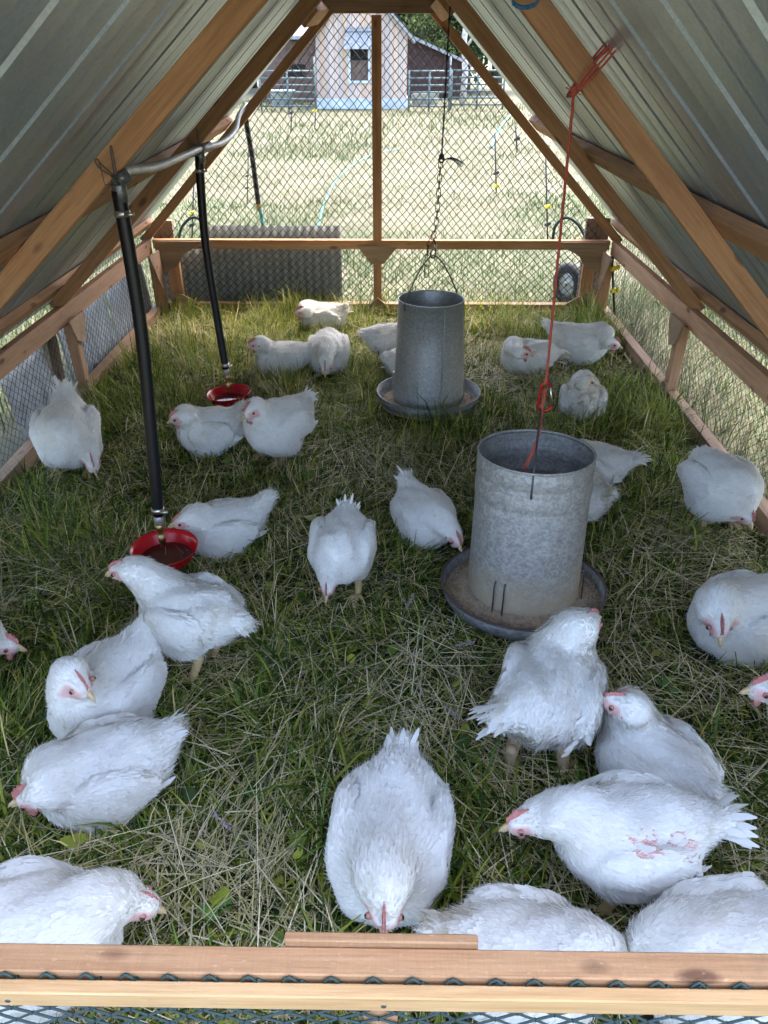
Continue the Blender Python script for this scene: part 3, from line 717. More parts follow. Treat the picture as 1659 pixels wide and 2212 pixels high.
o = board('old_plank', (-1.60, 3.48, -.03), (-1.585, 3.48, .42), .12, .03, M['plank'], None, up=(1, 0, 0)); tag(o, 'weathered plank between two grey sheets outside the left netting', 'plank', 'weathered planks behind the pen')
for (pts, lab) in (([(386, 520), (392, 492), (412, 471), (432, 474), (444, 500), (446, 520)], 'black hose loop arching above the back rail at the left corner'),
                   ([(1194, 520), (1200, 488), (1222, 470), (1246, 482), (1262, 508), (1266, 525)], 'black hose loop arching above the back rail at the right corner')):
    mb = MB(); mb.tube(smooth_path([at_y(x, y, 5.24) for x, y in pts], 5), .010, 8)
    tag(mb.build('hose_loop', M['rope']), lab, 'hose')
wc = at_y(1232, 612, 5.25)
wh = thing('small_wheel', 'small black pneumatic wheel behind the netting at the back right corner', 'wheel', (wc.x, wc.y, 0))
wr = Matrix.Translation((wc.x, wc.y + .02, .15)) @ Matrix.Rotation(R(28), 4, 'Z') @ Matrix.Rotation(R(90), 4, 'Y')
mb = MB(); mb.lathe([(.085, -.035), (.12, -.042), (.145, -.03), (.152, 0), (.145, .03), (.12, .042), (.085, .035)], seg=36); mb.build('tyre', M['rubber'], wh, wr)
mb = MB(); mb.lathe([(.012, -.03), (.05, -.012), (.086, -.03), (.086, .03), (.05, .012), (.012, .03)], seg=30); mb.build('rim', M['galv'], wh, wr)
# supply hose
sh = thing('supply_hose', 'black riser pipe joined to a teal garden hose behind the back netting', 'hose', at_y(540, 300, 5.2))
mb = MB(); mb.tube(smooth_path([at_y(531, 226, 5.13), at_y(532, 262, 5.22), at_y(545, 340, 5.24), at_y(558, 440, 5.26)], 5), .0165, 10); mb.build('riser', M['black_hose'], sh)
mb = MB(); mb.tube([at_y(557, 434, 5.26), at_y(560, 452, 5.262)], .016, 10); mb.build('coupling', M['brass'], sh)
mb = MB(); mb.tube(smooth_path([at_y(560, 450, 5.262), at_y(566, 475, 5.29), Vector((at_y(578, 520, 5.35).x, 5.36, .2)), at(600, 560, .012), at(680, 500, .012), at(700, 440, .012), at(735, 378, .012), at(800, 336, .012), at(860, 322, .012)], 8), .0125, 8); mb.build('garden_hose', M['teal'], sh)
mb = MB(); mb.tube(smooth_path([at(1060, 318, .03), at(1072, 292, .04), at(1090, 262, .03), at(1115, 236, .03)], 6), .03, 8)
tag(mb.build('garden_hose', M['teal']), 'teal hose lying in the field seen through the right back netting', 'hose')
# electric netting posts
def net_post(px, yb, yt, marks, label, r=.007):
    b = at(px, yb, 0); t = at_y(px + (px - 850) * -.012, yt, b.y)
    root = thing('fence_post', label, 'fence post', b, 'electric netting posts')
    mb = MB(); mb.tube([b, Vector((t.x, b.y, t.z))], r, 6); mb.build('stake', M['black'], root)
    for y, cname in marks:
        p = at_y(px, y, b.y - .01); mb = MB(); q = r * 2.3
        mb.box(p, (q * 1.5, q, q * 1.6)); mb.ball(p + Vector((q, -q * .3, q * .4)), q * .9, seg=6); mb.ball(p + Vector((-q, -q * .3, -q * .3)), q * .8, seg=6)
        mb.build('insulator', M[cname], root)
    return root
net_post(414, 545, 372, ((460, 'yellow'), (486, 'black')), 'stake with a yellow clip beside the left hose loop behind the netting')
net_post(534, 440, 268, ((380, 'black'), (406, 'black')), 'stake with two black clips in the field left of the riser pipe', .006)
net_post(1072, 418, 288, ((374, 'black'), (401, 'yellow')), 'stake with black clip over yellow clip right of the green rope', .010)
net_post(1183, 520, 340, ((446, 'yellow'), (484, 'black')), 'stake with a yellow clip above a black one behind the red twine', .008)
net_post(1328, 700, 555, ((579, 'yellow'), (627, 'yellow')), 'stake with two yellow clips outside the right netting', .008)
net_post(628, 288, 236, ((244, 'black'),), 'distant stake with one black clip in front of the shed corner', .014)
net_post(680, 280, 232, ((239, 'yellow'),), 'distant stake with one yellow clip at the foot of the shed', .014)
net_post(1117, 330, 272, ((300, 'black'),), 'distant plain stake near the teal hose at the right', .014)

# ---- the shed and the yard behind the field
SY = 25.8
sx0, sx1 = at_y(686, 200, SY).x, at_y(879, 200, SY).x; ez = at_y(880, 76, SY).z; pk = ez + (sx1 - sx0) / 2 * .98; bz = at_y(780, 213, SY).z; mx = (sx0 + sx1) / 2
shed = thing('wooden_shed', 'small gabled board shed with a dark window standing across the field', 'shed', (mx, SY + 1.2, 0))
mb = MB(); mb.box((mx, SY + 1.5, bz / 2), (sx1 - sx0 + .06, 3.06, bz)); mb.build('plinth', M['concrete'], shed)
wx0, wx1 = at_y(757, 130, SY).x, at_y(795, 130, SY).x; wz0, wz1 = at_y(776, 174, SY).z, at_y(776, 97, SY).z
mb = MB(); n = 20; xs = sorted(list(np.linspace(sx0, sx1, n + 1)) + [mx, wx0, wx1]); i0 = 0
def gz(x): return ez + (1 - abs(x - mx) / ((sx1 - sx0) / 2)) * (pk - ez)
for a, b in zip(xs[:-1], xs[1:]):                       # upright boards, each a hair proud or shy of the next
    off = rnd.uniform(0, .012)
    parts = [(bz, None)] if not (a >= wx0 - 1e-6 and b <= wx1 + 1e-6) else [(bz, wz0), (wz1, None)]
    for z0, z1 in parts:
        za, zb = (gz(a), gz(b)) if z1 is None else (z1, z1)
        mb.prism([(a + .003, SY - off, z0), (b - .003, SY - off, z0), (b - .003, SY - off, zb), (a + .003, SY - off, za)], (0, .03, 0))
mb.box((sx0 + .015, SY + 1.55, (bz + ez) / 2), (.03, 2.95, ez - bz)); mb.box((sx1 - .015, SY + 1.55, (bz + ez) / 2), (.03, 2.95, ez - bz))
mb.build('wall', M['shed'], shed)
mb = MB()
for s in (-1, 1):
    e = mx + s * ((sx1 - sx0) / 2 + .22); a = Vector((e, SY - .25, ez - .20)); b = Vector((mx, SY - .25, pk + .03))
    mb.prism([a, b, b + Vector((0, 0, .09)), a + Vector((0, 0, .09))], (0, 3.5, 0))
mb.build('roof', M['shingle'], shed)
wf = MB(); t = .07
wf.box(((wx0 + wx1) / 2, SY - .03, wz0 - t / 2), (wx1 - wx0 + 2 * t, .06, t)); wf.box(((wx0 + wx1) / 2, SY - .03, wz1 + t / 2), (wx1 - wx0 + 2 * t, .06, t))
for x in (wx0 - t / 2, wx1 + t / 2): wf.box((x, SY - .03, (wz0 + wz1) / 2), (t, .06, wz1 - wz0))
wfo = wf.build('window', M['concrete'], shed)
mb = MB(); mb.box(((wx0 + wx1) / 2, SY + .10, (wz0 + wz1) / 2), (wx1 - wx0, .05, wz1 - wz0)); mb.build('window_opening', M['void'], shed)
mb = MB(); mb.box(((wx0 + wx1) / 2, SY + .05, wz0 + .26), (wx1 - wx0 - .02, .03, .52)); mb.build('window_shutter', M['darkwood'], shed)
ax0, ax1 = at_y(742, 90, SY).x, at_y(812, 90, SY).x; az0, az1 = at_y(776, 106, SY).z, at_y(776, 68, SY).z
mb = MB(); mb.prism([(ax0, SY - .42, az0), (ax1, SY - .42, az0), (ax1 - .1, SY - .035, az1), (ax0 + .1, SY - .035, az1)], (0, .03, .05)); mb.box(((ax0 + ax1) / 2, SY - .05, az1 + .05), (ax1 - ax0 - .1, .1, .1))
mb.build('window_hood', M['shingle'], shed)
def gate(px0, px1, Y, label, zt=1.02, posts=(0,)):
    x0, x1 = at_y(px0, 170, Y).x, at_y(px1, 170, Y).x
    root = thing('metal_gate', label, 'gate', ((x0 + x1) / 2, Y, 0), 'green tube gates')
    for k in range(6):
        z = .14 + (zt - .14) * k / 5; mb = MB(); mb.tube([(x0, Y, z), (x1, Y, z)], .028, 6); mb.build('rail', M['gate'], root)
    for x in (x0, x1, x0 + (x1 - x0) * .5):
        mb = MB(); mb.tube([(x, Y, 0), (x, Y, zt + (.02 if x != x1 else .35))], .032, 6); mb.build('upright', M['gate'], root)
    return root
gate(560, 680, 24.6, 'green tube gate standing left of the board shed')
gate(884, 972, 24.6, 'green tube gate right of the shed, nearest its wall')
gate(976, 1090, 25.4, 'green tube gate at the far right behind the pale trunk')
bxx = at_y(890, 150, 31).x
rb = thing('red_barn', 'dark red low barn behind the gate right of the shed', 'barn', (bxx + 1.2, 32, 0))
mb = MB(); mb.prism([(bxx - 1.5, 31, 0), (bxx + 1.9, 31, 0), (bxx + 1.9, 31, 1.1), (bxx - 1.5, 31, 2.4)], (0, 3, 0)); mb.build('wall', M['oxblood'], rb)
mb = MB(); mb.prism([(bxx - 1.6, 30.7, 2.46), (bxx + 2.2, 30.7, 1.0), (bxx + 2.2, 30.7, 1.1), (bxx - 1.6, 30.7, 2.56)], (0, 3.6, 0)); mb.build('roof', M['shingle'], rb)
lx0, lx1 = at_y(560, 150, 29).x, at_y(682, 150, 29).x
lb = thing('brown_shed', 'low brown board shed with a black opening left of the pale shed', 'shed', ((lx0 + lx1) / 2, 30, 0))
mb = MB(); mb.box(((lx0 + lx1) / 2, 30, .9), (lx1 - lx0, 2, 1.8)); mb.build('wall', M['darkwood'], lb)
mb = MB(); mb.box((at_y(636, 155, 29).x, 28.98, at_y(636, 152, 29).z), (.7, .06, .35)); mb.build('opening', M['void'], lb)
mb = MB(); mb.prism([(lx0 - .2, 28.7, 1.82), (lx1 + .2, 28.7, 1.82), (lx1 + .2, 28.7, 1.92), (lx0 - .2, 28.7, 1.92)], (0, 2.6, .4)); mb.build('roof', M['shingle'], lb)
def tub(px, Y, w_, h_, label, mat):
    x = at_y(px, 200, Y).x; mb = MB(); mb.lathe([(.01, 0), (w_ * .42, 0), (w_ * .5, h_), (w_ * .53, h_), (w_ * .48, h_ - .03), (w_ * .4, .04), (.01, .04)], (x, Y, 0), 20)
    tag(mb.build('stock_tub', mat), label, 'tub', 'tubs in the yard')
tub(918, 27, .9, .38, 'pale tub behind the gate right of the shed', M['concrete'])
tub(610, 27, .8, .45, 'pale tub behind the gate left of the shed', M['concrete'])
def tree(name, label, x, y, h, rad, tint, n, conifer, trunk=M['bark']):
    root = thing(name, label, 'tree', (x, y, 0), 'trees behind the yard')
    mb = MB(); P = [Vector((x, y, -.2))]
    for k in range(1, 7): P.append(Vector((x + rnd.uniform(-.1, .1) * k * .5, y + rnd.uniform(-.1, .1), h * .95 * k / 6)))
    r0 = h * .022 + .05; mb.tube(P, [r0 * (1 - .14 * k) for k in range(7)], 8)
    for k in range(8 if not conifer else 14):
        z = h * rnd.uniform(.25, .85); a = rnd.uniform(0, 6.28); L = rad * (1 - z / h * .6) * rnd.uniform(.6, 1)
        c = Vector((x, y, z)); mb.tube([c, c + Vector((math.cos(a) * L * .5, math.sin(a) * L * .5, L * (.2 if not conifer else -.05))), c + Vector((math.cos(a) * L, math.sin(a) * L, L * (.45 if not conifer else -.2)))], [r0 * .3, r0 * .2, r0 * .06], 5)
    mb.build('trunk', trunk, root)
    g = np.random.default_rng(int(abs(x * 100 + y * 10)))
    nc = 46; cz = g.uniform(.12 if conifer else .25, 1, nc) * h
    if conifer: cr = rad * (1.02 - cz / h) * np.sqrt(g.uniform(.2, 1, nc))
    else: cr = rad * np.sin(np.clip((cz / h - .15) / .85, 0.02, .98) * math.pi) ** .6 * np.sqrt(g.uniform(.1, 1, nc))
    ca = g.uniform(0, 6.28, nc); C = np.stack([x + cr * np.cos(ca), y + cr * np.sin(ca), cz], 1); tone = g.uniform(.6, 1.35, nc)
    idx = g.integers(0, nc, n); sp = rad * .26
    P = C[idx] + g.normal(0, 1, (n, 3)) * np.array([sp, sp, sp * (.55 if not conifer else .5)])
    s = rad * g.uniform(.035, .075, n); A = g.normal(0, 1, (n, 3)); A /= np.linalg.norm(A, axis=1)[:, None]; B = np.cross(A, g.normal(0, 1, (n, 3))); B /= np.linalg.norm(B, axis=1)[:, None]
    V = np.stack([P - A * s[:, None], P + B * s[:, None] * .5, P + A * s[:, None], P - B * s[:, None] * .5], 1).reshape(-1, 3)
    Q = np.arange(n * 4).reshape(n, 4); c = np.array(tint)[None] * (tone[idx] * g.uniform(.75, 1.25, n))[:, None]
    mesh_np('crown', V, Q, col=np.repeat(c, 4, 0), mats=[M['leaf']], smooth=False, parent=root)
dk, mid_, lt = (.030, .055, .022), (.055, .095, .028), (.13, .17, .045)
for nm, lab, px, Y, h, r_, tn, n, con in (
    ('spruce_tree', 'dark spruce right behind the peak of the shed roof', 905, 37, 9, 2.6, dk, 7000, True),
    ('spruce_tree', 'dark spruce behind the red barn', 980, 41, 11, 3.2, dk, 8000, True),
    ('spruce_tree', 'dark spruce at the far right edge of the gap under the roof', 1075, 38, 10, 3.0, dk, 7000, True),
    ('spruce_tree', 'dark spruce left of the shed, over the brown board shed', 640, 38, 10, 3.2, dk, 7000, True),
    ('spruce_tree', 'dark spruce directly behind the shed, left of its peak', 745, 42, 12, 3.4, dk, 7000, True),
    ('spruce_tree', 'dark spruce at the far left end of the yard', 540, 40, 11, 3.4, dk, 7000, True),
    ('leafy_tree', 'light green bush in front of the spruces right of the shed', 915, 34, 2.9, 1.1, lt, 4500, False),
    ('leafy_tree', 'mid green broad tree right of the red barn', 1010, 36, 6, 2.4, mid_, 7000, False),
    ('leafy_tree', 'mid green broad tree between the brown shed and the pale shed', 670, 36, 6, 2.2, mid_, 7000, False)):
    p = at_y(px, 150, Y); tree(nm, lab, p.x, Y, h, r_, tn, n, con)
bx = at_y(1002, 150, 27.5).x
mb = MB(); mb.tube([(bx, 27.5, 0), (bx + .05, 27.5, .9), (bx - .04, 27.5, 1.8), (bx + .1, 27.5, 3.2)], [.11, .10, .09, .06], 10); mb.tube([(bx - .02, 27.5, 1.5), (bx + .5, 27.4, 2.3)], [.05, .02], 6)
tag(mb.build('tree_trunk', M['birch']), 'pale leafless trunk behind the gates right of the shed', 'tree')
# ================================================================ chickens
def smin(a, b, k):
    h = np.maximum(k - np.abs(a - b), 0) / k
    return np.minimum(a, b) - h * h * k * .25
def d_ell(P, c, r):
    q = P - c; k0 = np.sqrt(((q / r) ** 2).sum(-1)); k1 = np.sqrt(((q / (r * r)) ** 2).sum(-1)) + 1e-9
    return k0 * (k0 - 1) / k1
def d_cap(P, a, b, ra, rb):
    ba = b - a; t = np.clip(((P - a) @ ba) / (ba @ ba + 1e-12), 0, 1)
    return np.linalg.norm(P - a - t[..., None] * ba, axis=-1) - (ra + (rb - ra) * t)
class Body:
    def __init__(s, ph=0): s.pr = []; s.ph = ph
    def ell(s, c, r, flow, k=.04): s.pr.append(('e', np.array(c, float), np.array(r, float), np.array(flow, float), k))
    def cap(s, a, b, ra, rb, flow, k=.03): s.pr.append(('c', (np.array(a, float), np.array(b, float), ra, rb), None, np.array(flow, float), k))
    def dist(s, P, flows=False):
        d = None; W_ = 0; F = 0
        for t, a, r, fl, k in s.pr:
            x = d_ell(P, a, r) if t == 'e' else d_cap(P, *a)
            d = x if d is None else smin(d, x, k)
            if flows:
                w_ = np.exp(-np.clip(x, 0, .2) / .018)[..., None]; W_ = W_ + w_; F = F + w_ * fl
        d = d + .0048 * np.sin(P[..., 0] * 41 + s.ph) * np.sin(P[..., 1] * 33 + s.ph * 2) * np.sin(P[..., 2] * 37 + s.ph * 3) + .0018 * np.sin(P[..., 0] * 83 + P[..., 1] * 50 + s.ph)
        return (d, F / (W_ + 1e-9)) if flows else d
    def grad(s, P, e=.004):
        G = np.stack([s.dist(P + np.eye(3)[i] * e) - s.dist(P - np.eye(3)[i] * e) for i in range(3)], -1)
        return G / (np.linalg.norm(G, axis=-1, keepdims=True) + 1e-9)

def surface_nets(body, lo, hi, h):
    ax = [np.arange(lo[i], hi[i] + h, h) for i in range(3)]; sh = tuple(len(a) for a in ax)
    P = np.stack(np.meshgrid(*ax, indexing='ij'), -1); f = body.dist(P.reshape(-1, 3)).reshape(sh)
    sgn = f < 0; c = tuple(n - 1 for n in sh)
    acc = np.zeros(c + (3,)); cnt = np.zeros(c)
    for a in range(3):
        s0 = [slice(None)] * 3; s1 = [slice(None)] * 3; s0[a] = slice(0, -1); s1[a] = slice(1, None)
        fa, fb = f[tuple(s0)], f[tuple(s1)]; cr = (fa < 0) != (fb < 0)
        t = np.where(cr, fa / np.where(np.abs(fa - fb) < 1e-12, 1e-12, fa - fb), 0)
        b_, c_ = [i for i in range(3) if i != a]
        for ob in (0, 1):
            for oc in (0, 1):
                sl = [None] * 3; sl[a] = slice(None); sl[b_] = slice(ob, ob + c[b_]); sl[c_] = slice(oc, oc + c[c_])
                k = cr[tuple(sl)]; cnt += k
                acc[..., a] += np.where(k, t[tuple(sl)], 0); acc[..., b_] += k * ob; acc[..., c_] += k * oc
    act = cnt > 0; ids = -np.ones(c, int); ids[act] = np.arange(act.sum())
    I = np.argwhere(act); V = np.array(lo) + (I + acc[act] / cnt[act][:, None]) * h
    Q = []
    for a in range(3):
        b_, c_ = (a + 1) % 3, (a + 2) % 3
        s0 = [slice(None)] * 3; s1 = [slice(None)] * 3; s0[a] = slice(0, -1); s1[a] = slice(1, None)
        e = np.argwhere(sgn[tuple(s0)] != sgn[tuple(s1)])
        e = e[(e[:, b_] > 0) & (e[:, c_] > 0) & (e[:, b_] < sh[b_] - 1) & (e[:, c_] < sh[c_] - 1)]
        if not len(e): continue
        ins = sgn[tuple(s0)][tuple(e.T)]
        def cell(db, dc):
            x = e.copy(); x[:, b_] += db; x[:, c_] += dc; return ids[tuple(x.T)]
        q = np.stack([cell(-1, -1), cell(0, -1), cell(0, 0), cell(-1, 0)], 1)
        q[~ins] = q[~ins][:, ::-1]; Q.append(q)
    return V, np.concatenate(Q)

WHITE = np.array([.86, .835, .78]); PINK = np.array([.64, .31, .28]); DIRT = np.array([.47, .38, .22])
HEADS = []; FOOT = []      # where birds stand: (x, y, heading, half width, half length, height)
def chicken(label, px, py, zb, h, s, stand=False, head=None, hh=None, pitch=-15, comb=1.0, near=1.0, patch=(), dirt=.8, rx=0, tail=(0, -.185, .075), fan=0, ly=.03, seed=0):
    g = np.random.default_rng(seed * 13 + 5); base = at(px, py, zb); loc = Vector((base.x, base.y, 0)); a = R(h)
    fwd = np.array([math.sin(a), math.cos(a)]); rgt = np.array([math.cos(a), -math.sin(a)])
    zc = zb / s
    def to_local(p):
        d = np.array([p[0] - loc.x, p[1] - loc.y]); return np.array([d @ rgt, d @ fwd, p[2]]) / s
    N0 = np.array([0, .065, zc + .04]); hs = 1.2
    if head is None: H = np.array([0, .20, zc - .07])
    else: H = to_local(at(*head))
    v = H - N0; L = np.linalg.norm(v); H = N0 + v * np.clip(L, .11, .235) / L
    hh = h if hh is None else hh; dh = R(hh); pv = R(pitch)
    wd = np.array([math.sin(dh) * math.cos(pv), math.cos(dh) * math.cos(pv), math.sin(pv)])
    hd = np.array([wd[:2] @ rgt, wd[:2] @ fwd, wd[2]]); up = np.array([0, 0, 1.0]); up -= hd * (up @ hd); up /= np.linalg.norm(up); sd_ = np.cross(hd, up)
    B = Body(seed * 1.7); back = (0, -1, -.15)
    B.ell((0, 0, zc), (.112, .134, .105), back)
    B.ell((0, .056, zc - .012), (.096, .092, .097), (0, -.8, -.6))
    B.ell((0, -.082, zc + .006), (.088, .090, .084), (0, -1, .1))
    for x in (-1, 1):
        B.ell((x * .058, -.005, zc - .07), (.052, .075, .06), (0, -.5, -1))
        B.ell((x * .097, -.022, zc + .014), (.026, .108, .066), (0, -1, -.25), k=.016)
    tl = np.array(tail); tb = np.array([tl[0] * .4, -.115, .03])
    B.cap(np.array([0, 0, zc]) + tb, np.array([0, 0, zc]) + tl, .062, .026, tl - tb, k=.05)
    # neck along a curve that leaves the breast upward and forward
    c1 = N0 + np.array([0, .05, .055]) + (H - N0) * .15; e0 = H - hd * .032 - up * .008
    pts = [(1 - t) ** 2 * N0 + 2 * t * (1 - t) * c1 + t * t * e0 for t in np.linspace(0, 1, 6)]; rr = [.070, .058, .048, .042, .038, .036]
    for i in range(5): B.cap(pts[i], pts[i + 1], rr[i], rr[i + 1], pts[i] - pts[i + 1] + np.array([0, -.01, 0]), k=.03)
    B.cap(H - hd * .022, H + hd * .020 - up * .003, .0345, .0265, -hd, k=.018)
    allp = np.concatenate([np.array([[0, 0, zc], H, H + hd * .03, np.array([0, 0, zc]) + tl]), np.array(pts)]); lo = np.minimum(allp.min(0) - .13, [-.16, -.27, zc - .16]); hi = np.maximum(allp.max(0) + .085, [.16, .19, zc + .14])
    vox = (.0052 if near > 1.2 else .0065 if near >= 1 else .0085)
    V, Q = surface_nets(B, lo, hi, vox)
    # head colours: bare red face round the eye
    def face(P):
        q = (P - H) / hs; x, y, z = q @ hd, q @ up, q @ sd_
        m = np.clip(1 - np.maximum(np.abs(x - .016) / .026 - .55, 0) * 2.6, 0, 1) * np.clip(1 - np.maximum(np.abs(y + .002) / .019 - .55, 0) * 2.6, 0, 1) * (np.abs(z) > .006)
        return np.clip(m, 0, 1) * (np.linalg.norm(q, axis=-1) < .055)
    def bare(P):
        m = np.zeros(len(P))
        for (x, y, z, r) in patch:
            q = (P - np.array([x, y, zc + z])) / np.array([r * .8, r * 1.25, r * .8]); dd = np.linalg.norm(q, axis=-1) + .5 * (vnoise(P[:, 1], P[:, 2], 60) - .5)
            m = np.maximum(m, np.clip((1 - dd) * 4, 0, 1))
        return m
    def colour(P, jitter):
        n1 = vnoise(P[:, 0] + seed, P[:, 1] + P[:, 2], 16); n2 = vnoise(P[:, 1] + seed * 3, P[:, 2] - P[:, 0], 60)
        low = np.clip((zc - .02 - P[:, 2]) / .10, 0, 1); rear = np.clip((-.08 - P[:, 1]) / .15, 0, 1)
        dm = np.clip((n1 * .6 + n2 * .5 - .56) * 3.0, 0, 1) * (.22 + .95 * np.maximum(low, rear)) * dirt
        c = WHITE * jitter[:, None]; c = c * (1 - dm[:, None]) + DIRT * dm[:, None]
        fl = np.clip((vnoise(P[:, 0] * 2 + seed, P[:, 1] + P[:, 2] * 2, 95) - .87) * 8, 0, 1)[:, None] * .30 * min(1, dirt + .2); c = c * (1 - fl) + np.array([.36, .32, .27]) * fl
        hb = np.exp(-np.linalg.norm(P - H, axis=-1) / .05)[:, None] * .35; c = c * (1 - hb) + np.array([.80, .76, .66]) * hb
        return c
    fm = face(V); bm_ = bare(V); c = colour(V, np.ones(len(V)) * .97)
    fc_ = PINK * (1 + .35 * (vnoise(V[:, 0] * 3, V[:, 2] * 3, 60) - .5))[:, None]
    m = np.maximum(fm * .8, bm_)[:, None]; c = c * (1 - m) + fc_ * m
    Vs = [V]; Cs = [c]; Qs = [Q]; Ts = []; mi = [np.ones(len(Q), int)]; nv = len(V)
    # ---- feathers laid like shingles along the flow of the coat
    tri = np.concatenate([Q[:, [0, 1, 2]], Q[:, [0, 2, 3]]]); A_ = np.linalg.norm(np.cross(V[tri[:, 1]] - V[tri[:, 0]], V[tri[:, 2]] - V[tri[:, 0]]), axis=1) / 2
    def sample(n):
        i = g.choice(len(tri), n, p=A_ / A_.sum()); u = np.sqrt(g.random(n)); w_ = g.random(n)
        return V[tri[i, 0]] * (1 - u)[:, None] + V[tri[i, 1]] * (u * (1 - w_))[:, None] + V[tri[i, 2]] * (u * w_)[:, None]
    def frame(P):
        d, F = B.dist(P, True); n = B.grad(P); t = F - n * (F * n).sum(-1, keepdims=True); t /= np.linalg.norm(t, axis=-1, keepdims=True) + 1e-9
        return n, t, np.cross(n, t)
    def put(P, lift):
        d = B.dist(P); n = B.grad(P); return P + n * (lift - d)[:, None]
    n = int(5200 * near); P = sample(n); P = P[(face(P) < .25) & (bare(P) < g.uniform(.3, 1.1, len(P)))]; n = len(P)
    Nn, Tn, Sn = frame(P); dH = np.linalg.norm(P - H, axis=1)
    Lf = np.where(dH < .05, .010, np.where(dH < .11, .016, .027)) * g.uniform(.75, 1.3, n); Wf = Lf * np.where(dH < .05, .36, .50)
    wing = (np.abs(P[:, 0]) > .088) & (np.abs(P[:, 2] - zc) < .09) & (P[:, 1] < .07); Lf = np.where(wing, Lf * 1.45, Lf); Wf = np.where(wing, Wf * 1.15, Wf); ang = g.normal(0, .26, n); Tn = Tn * np.cos(ang)[:, None] + Sn * np.sin(ang)[:, None]; Sn = np.cross(Nn, Tn)
    Pb = P - Nn * .0012
    Pm = put(P + Tn * (Lf * .55)[:, None], .0016 + g.uniform(0, .0008, n)); Pt = put(P + Tn * Lf[:, None], .0019 + g.uniform(0, .0022, n) * (1 + 1.5 * (P[:, 1] < -.09) + .8 * wing))
    FV = np.stack([Pb - Sn * (Wf * .3)[:, None], Pb + Sn * (Wf * .3)[:, None], Pm - Sn * (Wf * .5)[:, None] - Nn * .0008, Pm + Sn * (Wf * .5)[:, None] - Nn * .0008, Pt - Sn * (Wf * .16)[:, None], Pt + Sn * (Wf * .16)[:, None]], 1).reshape(-1, 3)
    b6 = nv + np.arange(n)[:, None] * 6
    Qs.append(np.concatenate([b6 + [[0, 1, 3, 2]], b6 + [[2, 3, 5, 4]]])); mi.append(np.zeros(2 * n, int))
    Vs.append(FV); Cs.append(np.repeat(colour(P, g.uniform(.95, 1.03, n)), 6, 0)); nv += len(FV)
    # ---- long quills: folded wings and the tail
    qb, qt, qw, qn = [], [], [], []
    for x in (-1, 1):
        for k in range(9):
            b0 = np.array([x * (.115 - .004 * k), -.035 - .010 * k, zc + .03 - .008 * k]); dd = np.array([-x * .22, -1, -.12 + .05 * k]) + g.normal(0, .07, 3)
            qb.append(b0); qt.append(dd / np.linalg.norm(dd) * (.060 + .003 * k) * g.uniform(.7, 1.1)); qw.append(.014); qn.append(np.array([x, 0, .35]))
    nt_ = 22
    for k in range(nt_):
        f = (k / (nt_ - 1) - .5) * 2; b0 = np.array([0, 0, zc]) + tb * .2 + tl * .8 + np.array([f * .022, g.normal(0, .008), g.normal(0, .013)])
        dd = (tl - tb); dd = dd / np.linalg.norm(dd) + np.array([f * (.5 + fan), 0, g.normal(0, .16)]); qb.append(b0); qt.append(dd / np.linalg.norm(dd) * g.uniform(.03, .065) * (1 + .5 * bool(fan))); qw.append(.011 + .006 * bool(fan)); qn.append(np.array([f * .5, .3, 1.0]))
    qb, qt, qw, qn = map(np.array, (qb, qt, qw, qn)); kq = np.maximum(bare(qb), bare(qb + qt * .6)) < .2; qb, qt, qw, qn = qb[kq], qt[kq], qw[kq], qn[kq]; n = len(qb)
    qd = qt / np.linalg.norm(qt, axis=1)[:, None]; qs = np.cross(qn, qd); qs /= np.linalg.norm(qs, axis=1)[:, None] + 1e-9; qu = np.cross(qd, qs)
    rows = []
    for t, wv, ll in ((0, .5, 0), (.35, 1, .003), (.75, .9, .003), (1, .25, -.003)):
        cpt = qb + qt * t + qu * ll; ww = (qw * wv * .5)[:, None]
        rows += [cpt - qs * ww, cpt + qs * ww]
    QV = np.stack(rows, 1).reshape(-1, 3); b8 = nv + np.arange(n)[:, None] * 8
    Qs.append(np.concatenate([b8 + [[2 * i, 2 * i + 1, 2 * i + 3, 2 * i + 2]] for i in range(3)])); mi.append(np.zeros(3 * n, int))
    Vs.append(QV); Cs.append(np.repeat(colour(qb + qt * .5, g.uniform(.92, 1.04, n)), 8, 0)); nv += len(QV)
    # ---- loose down: fine wisps that break the outline
    n = int(7500 * near); P = sample(n); P = P[face(P) < .2]; n = len(P); Nn, Tn, Sn = frame(P); dH = np.linalg.norm(P - H, axis=1)
    rearw = np.clip((-.05 - P[:, 1]) / .12, 0, 1) + np.clip((zc - .05 - P[:, 2]) / .08, 0, 1)
    Lw = g.uniform(.009, .024, n) * np.where(dH < .07, .5, 1) * (1 + .7 * rearw); lf = g.uniform(.06, .50, n) * (1 + .6 * rearw); sw = g.normal(0, .35, n)
    D = Tn + Nn * lf[:, None] + Sn * sw[:, None]; D /= np.linalg.norm(D, axis=1)[:, None]; wv = np.cross(D, g.normal(0, 1, (n, 3))); wv /= np.linalg.norm(wv, axis=1)[:, None] + 1e-9
    ww = g.uniform(.0005, .0011, n)[:, None]
    WV = np.stack([P - wv * ww, P + wv * ww, P + D * Lw[:, None]], 1).reshape(-1, 3); Ts.append(nv + np.arange(n * 3).reshape(n, 3))
    Vs.append(WV); Cs.append(np.repeat(colour(P, g.uniform(.93, 1.05, n)), 3, 0)); nv += len(WV)
    # ---- legs and feet belong to the same body
    leg = MB(); LEGC = np.array([.50, .36, .17]) if not dirt > .8 else np.array([.42, .30, .17])
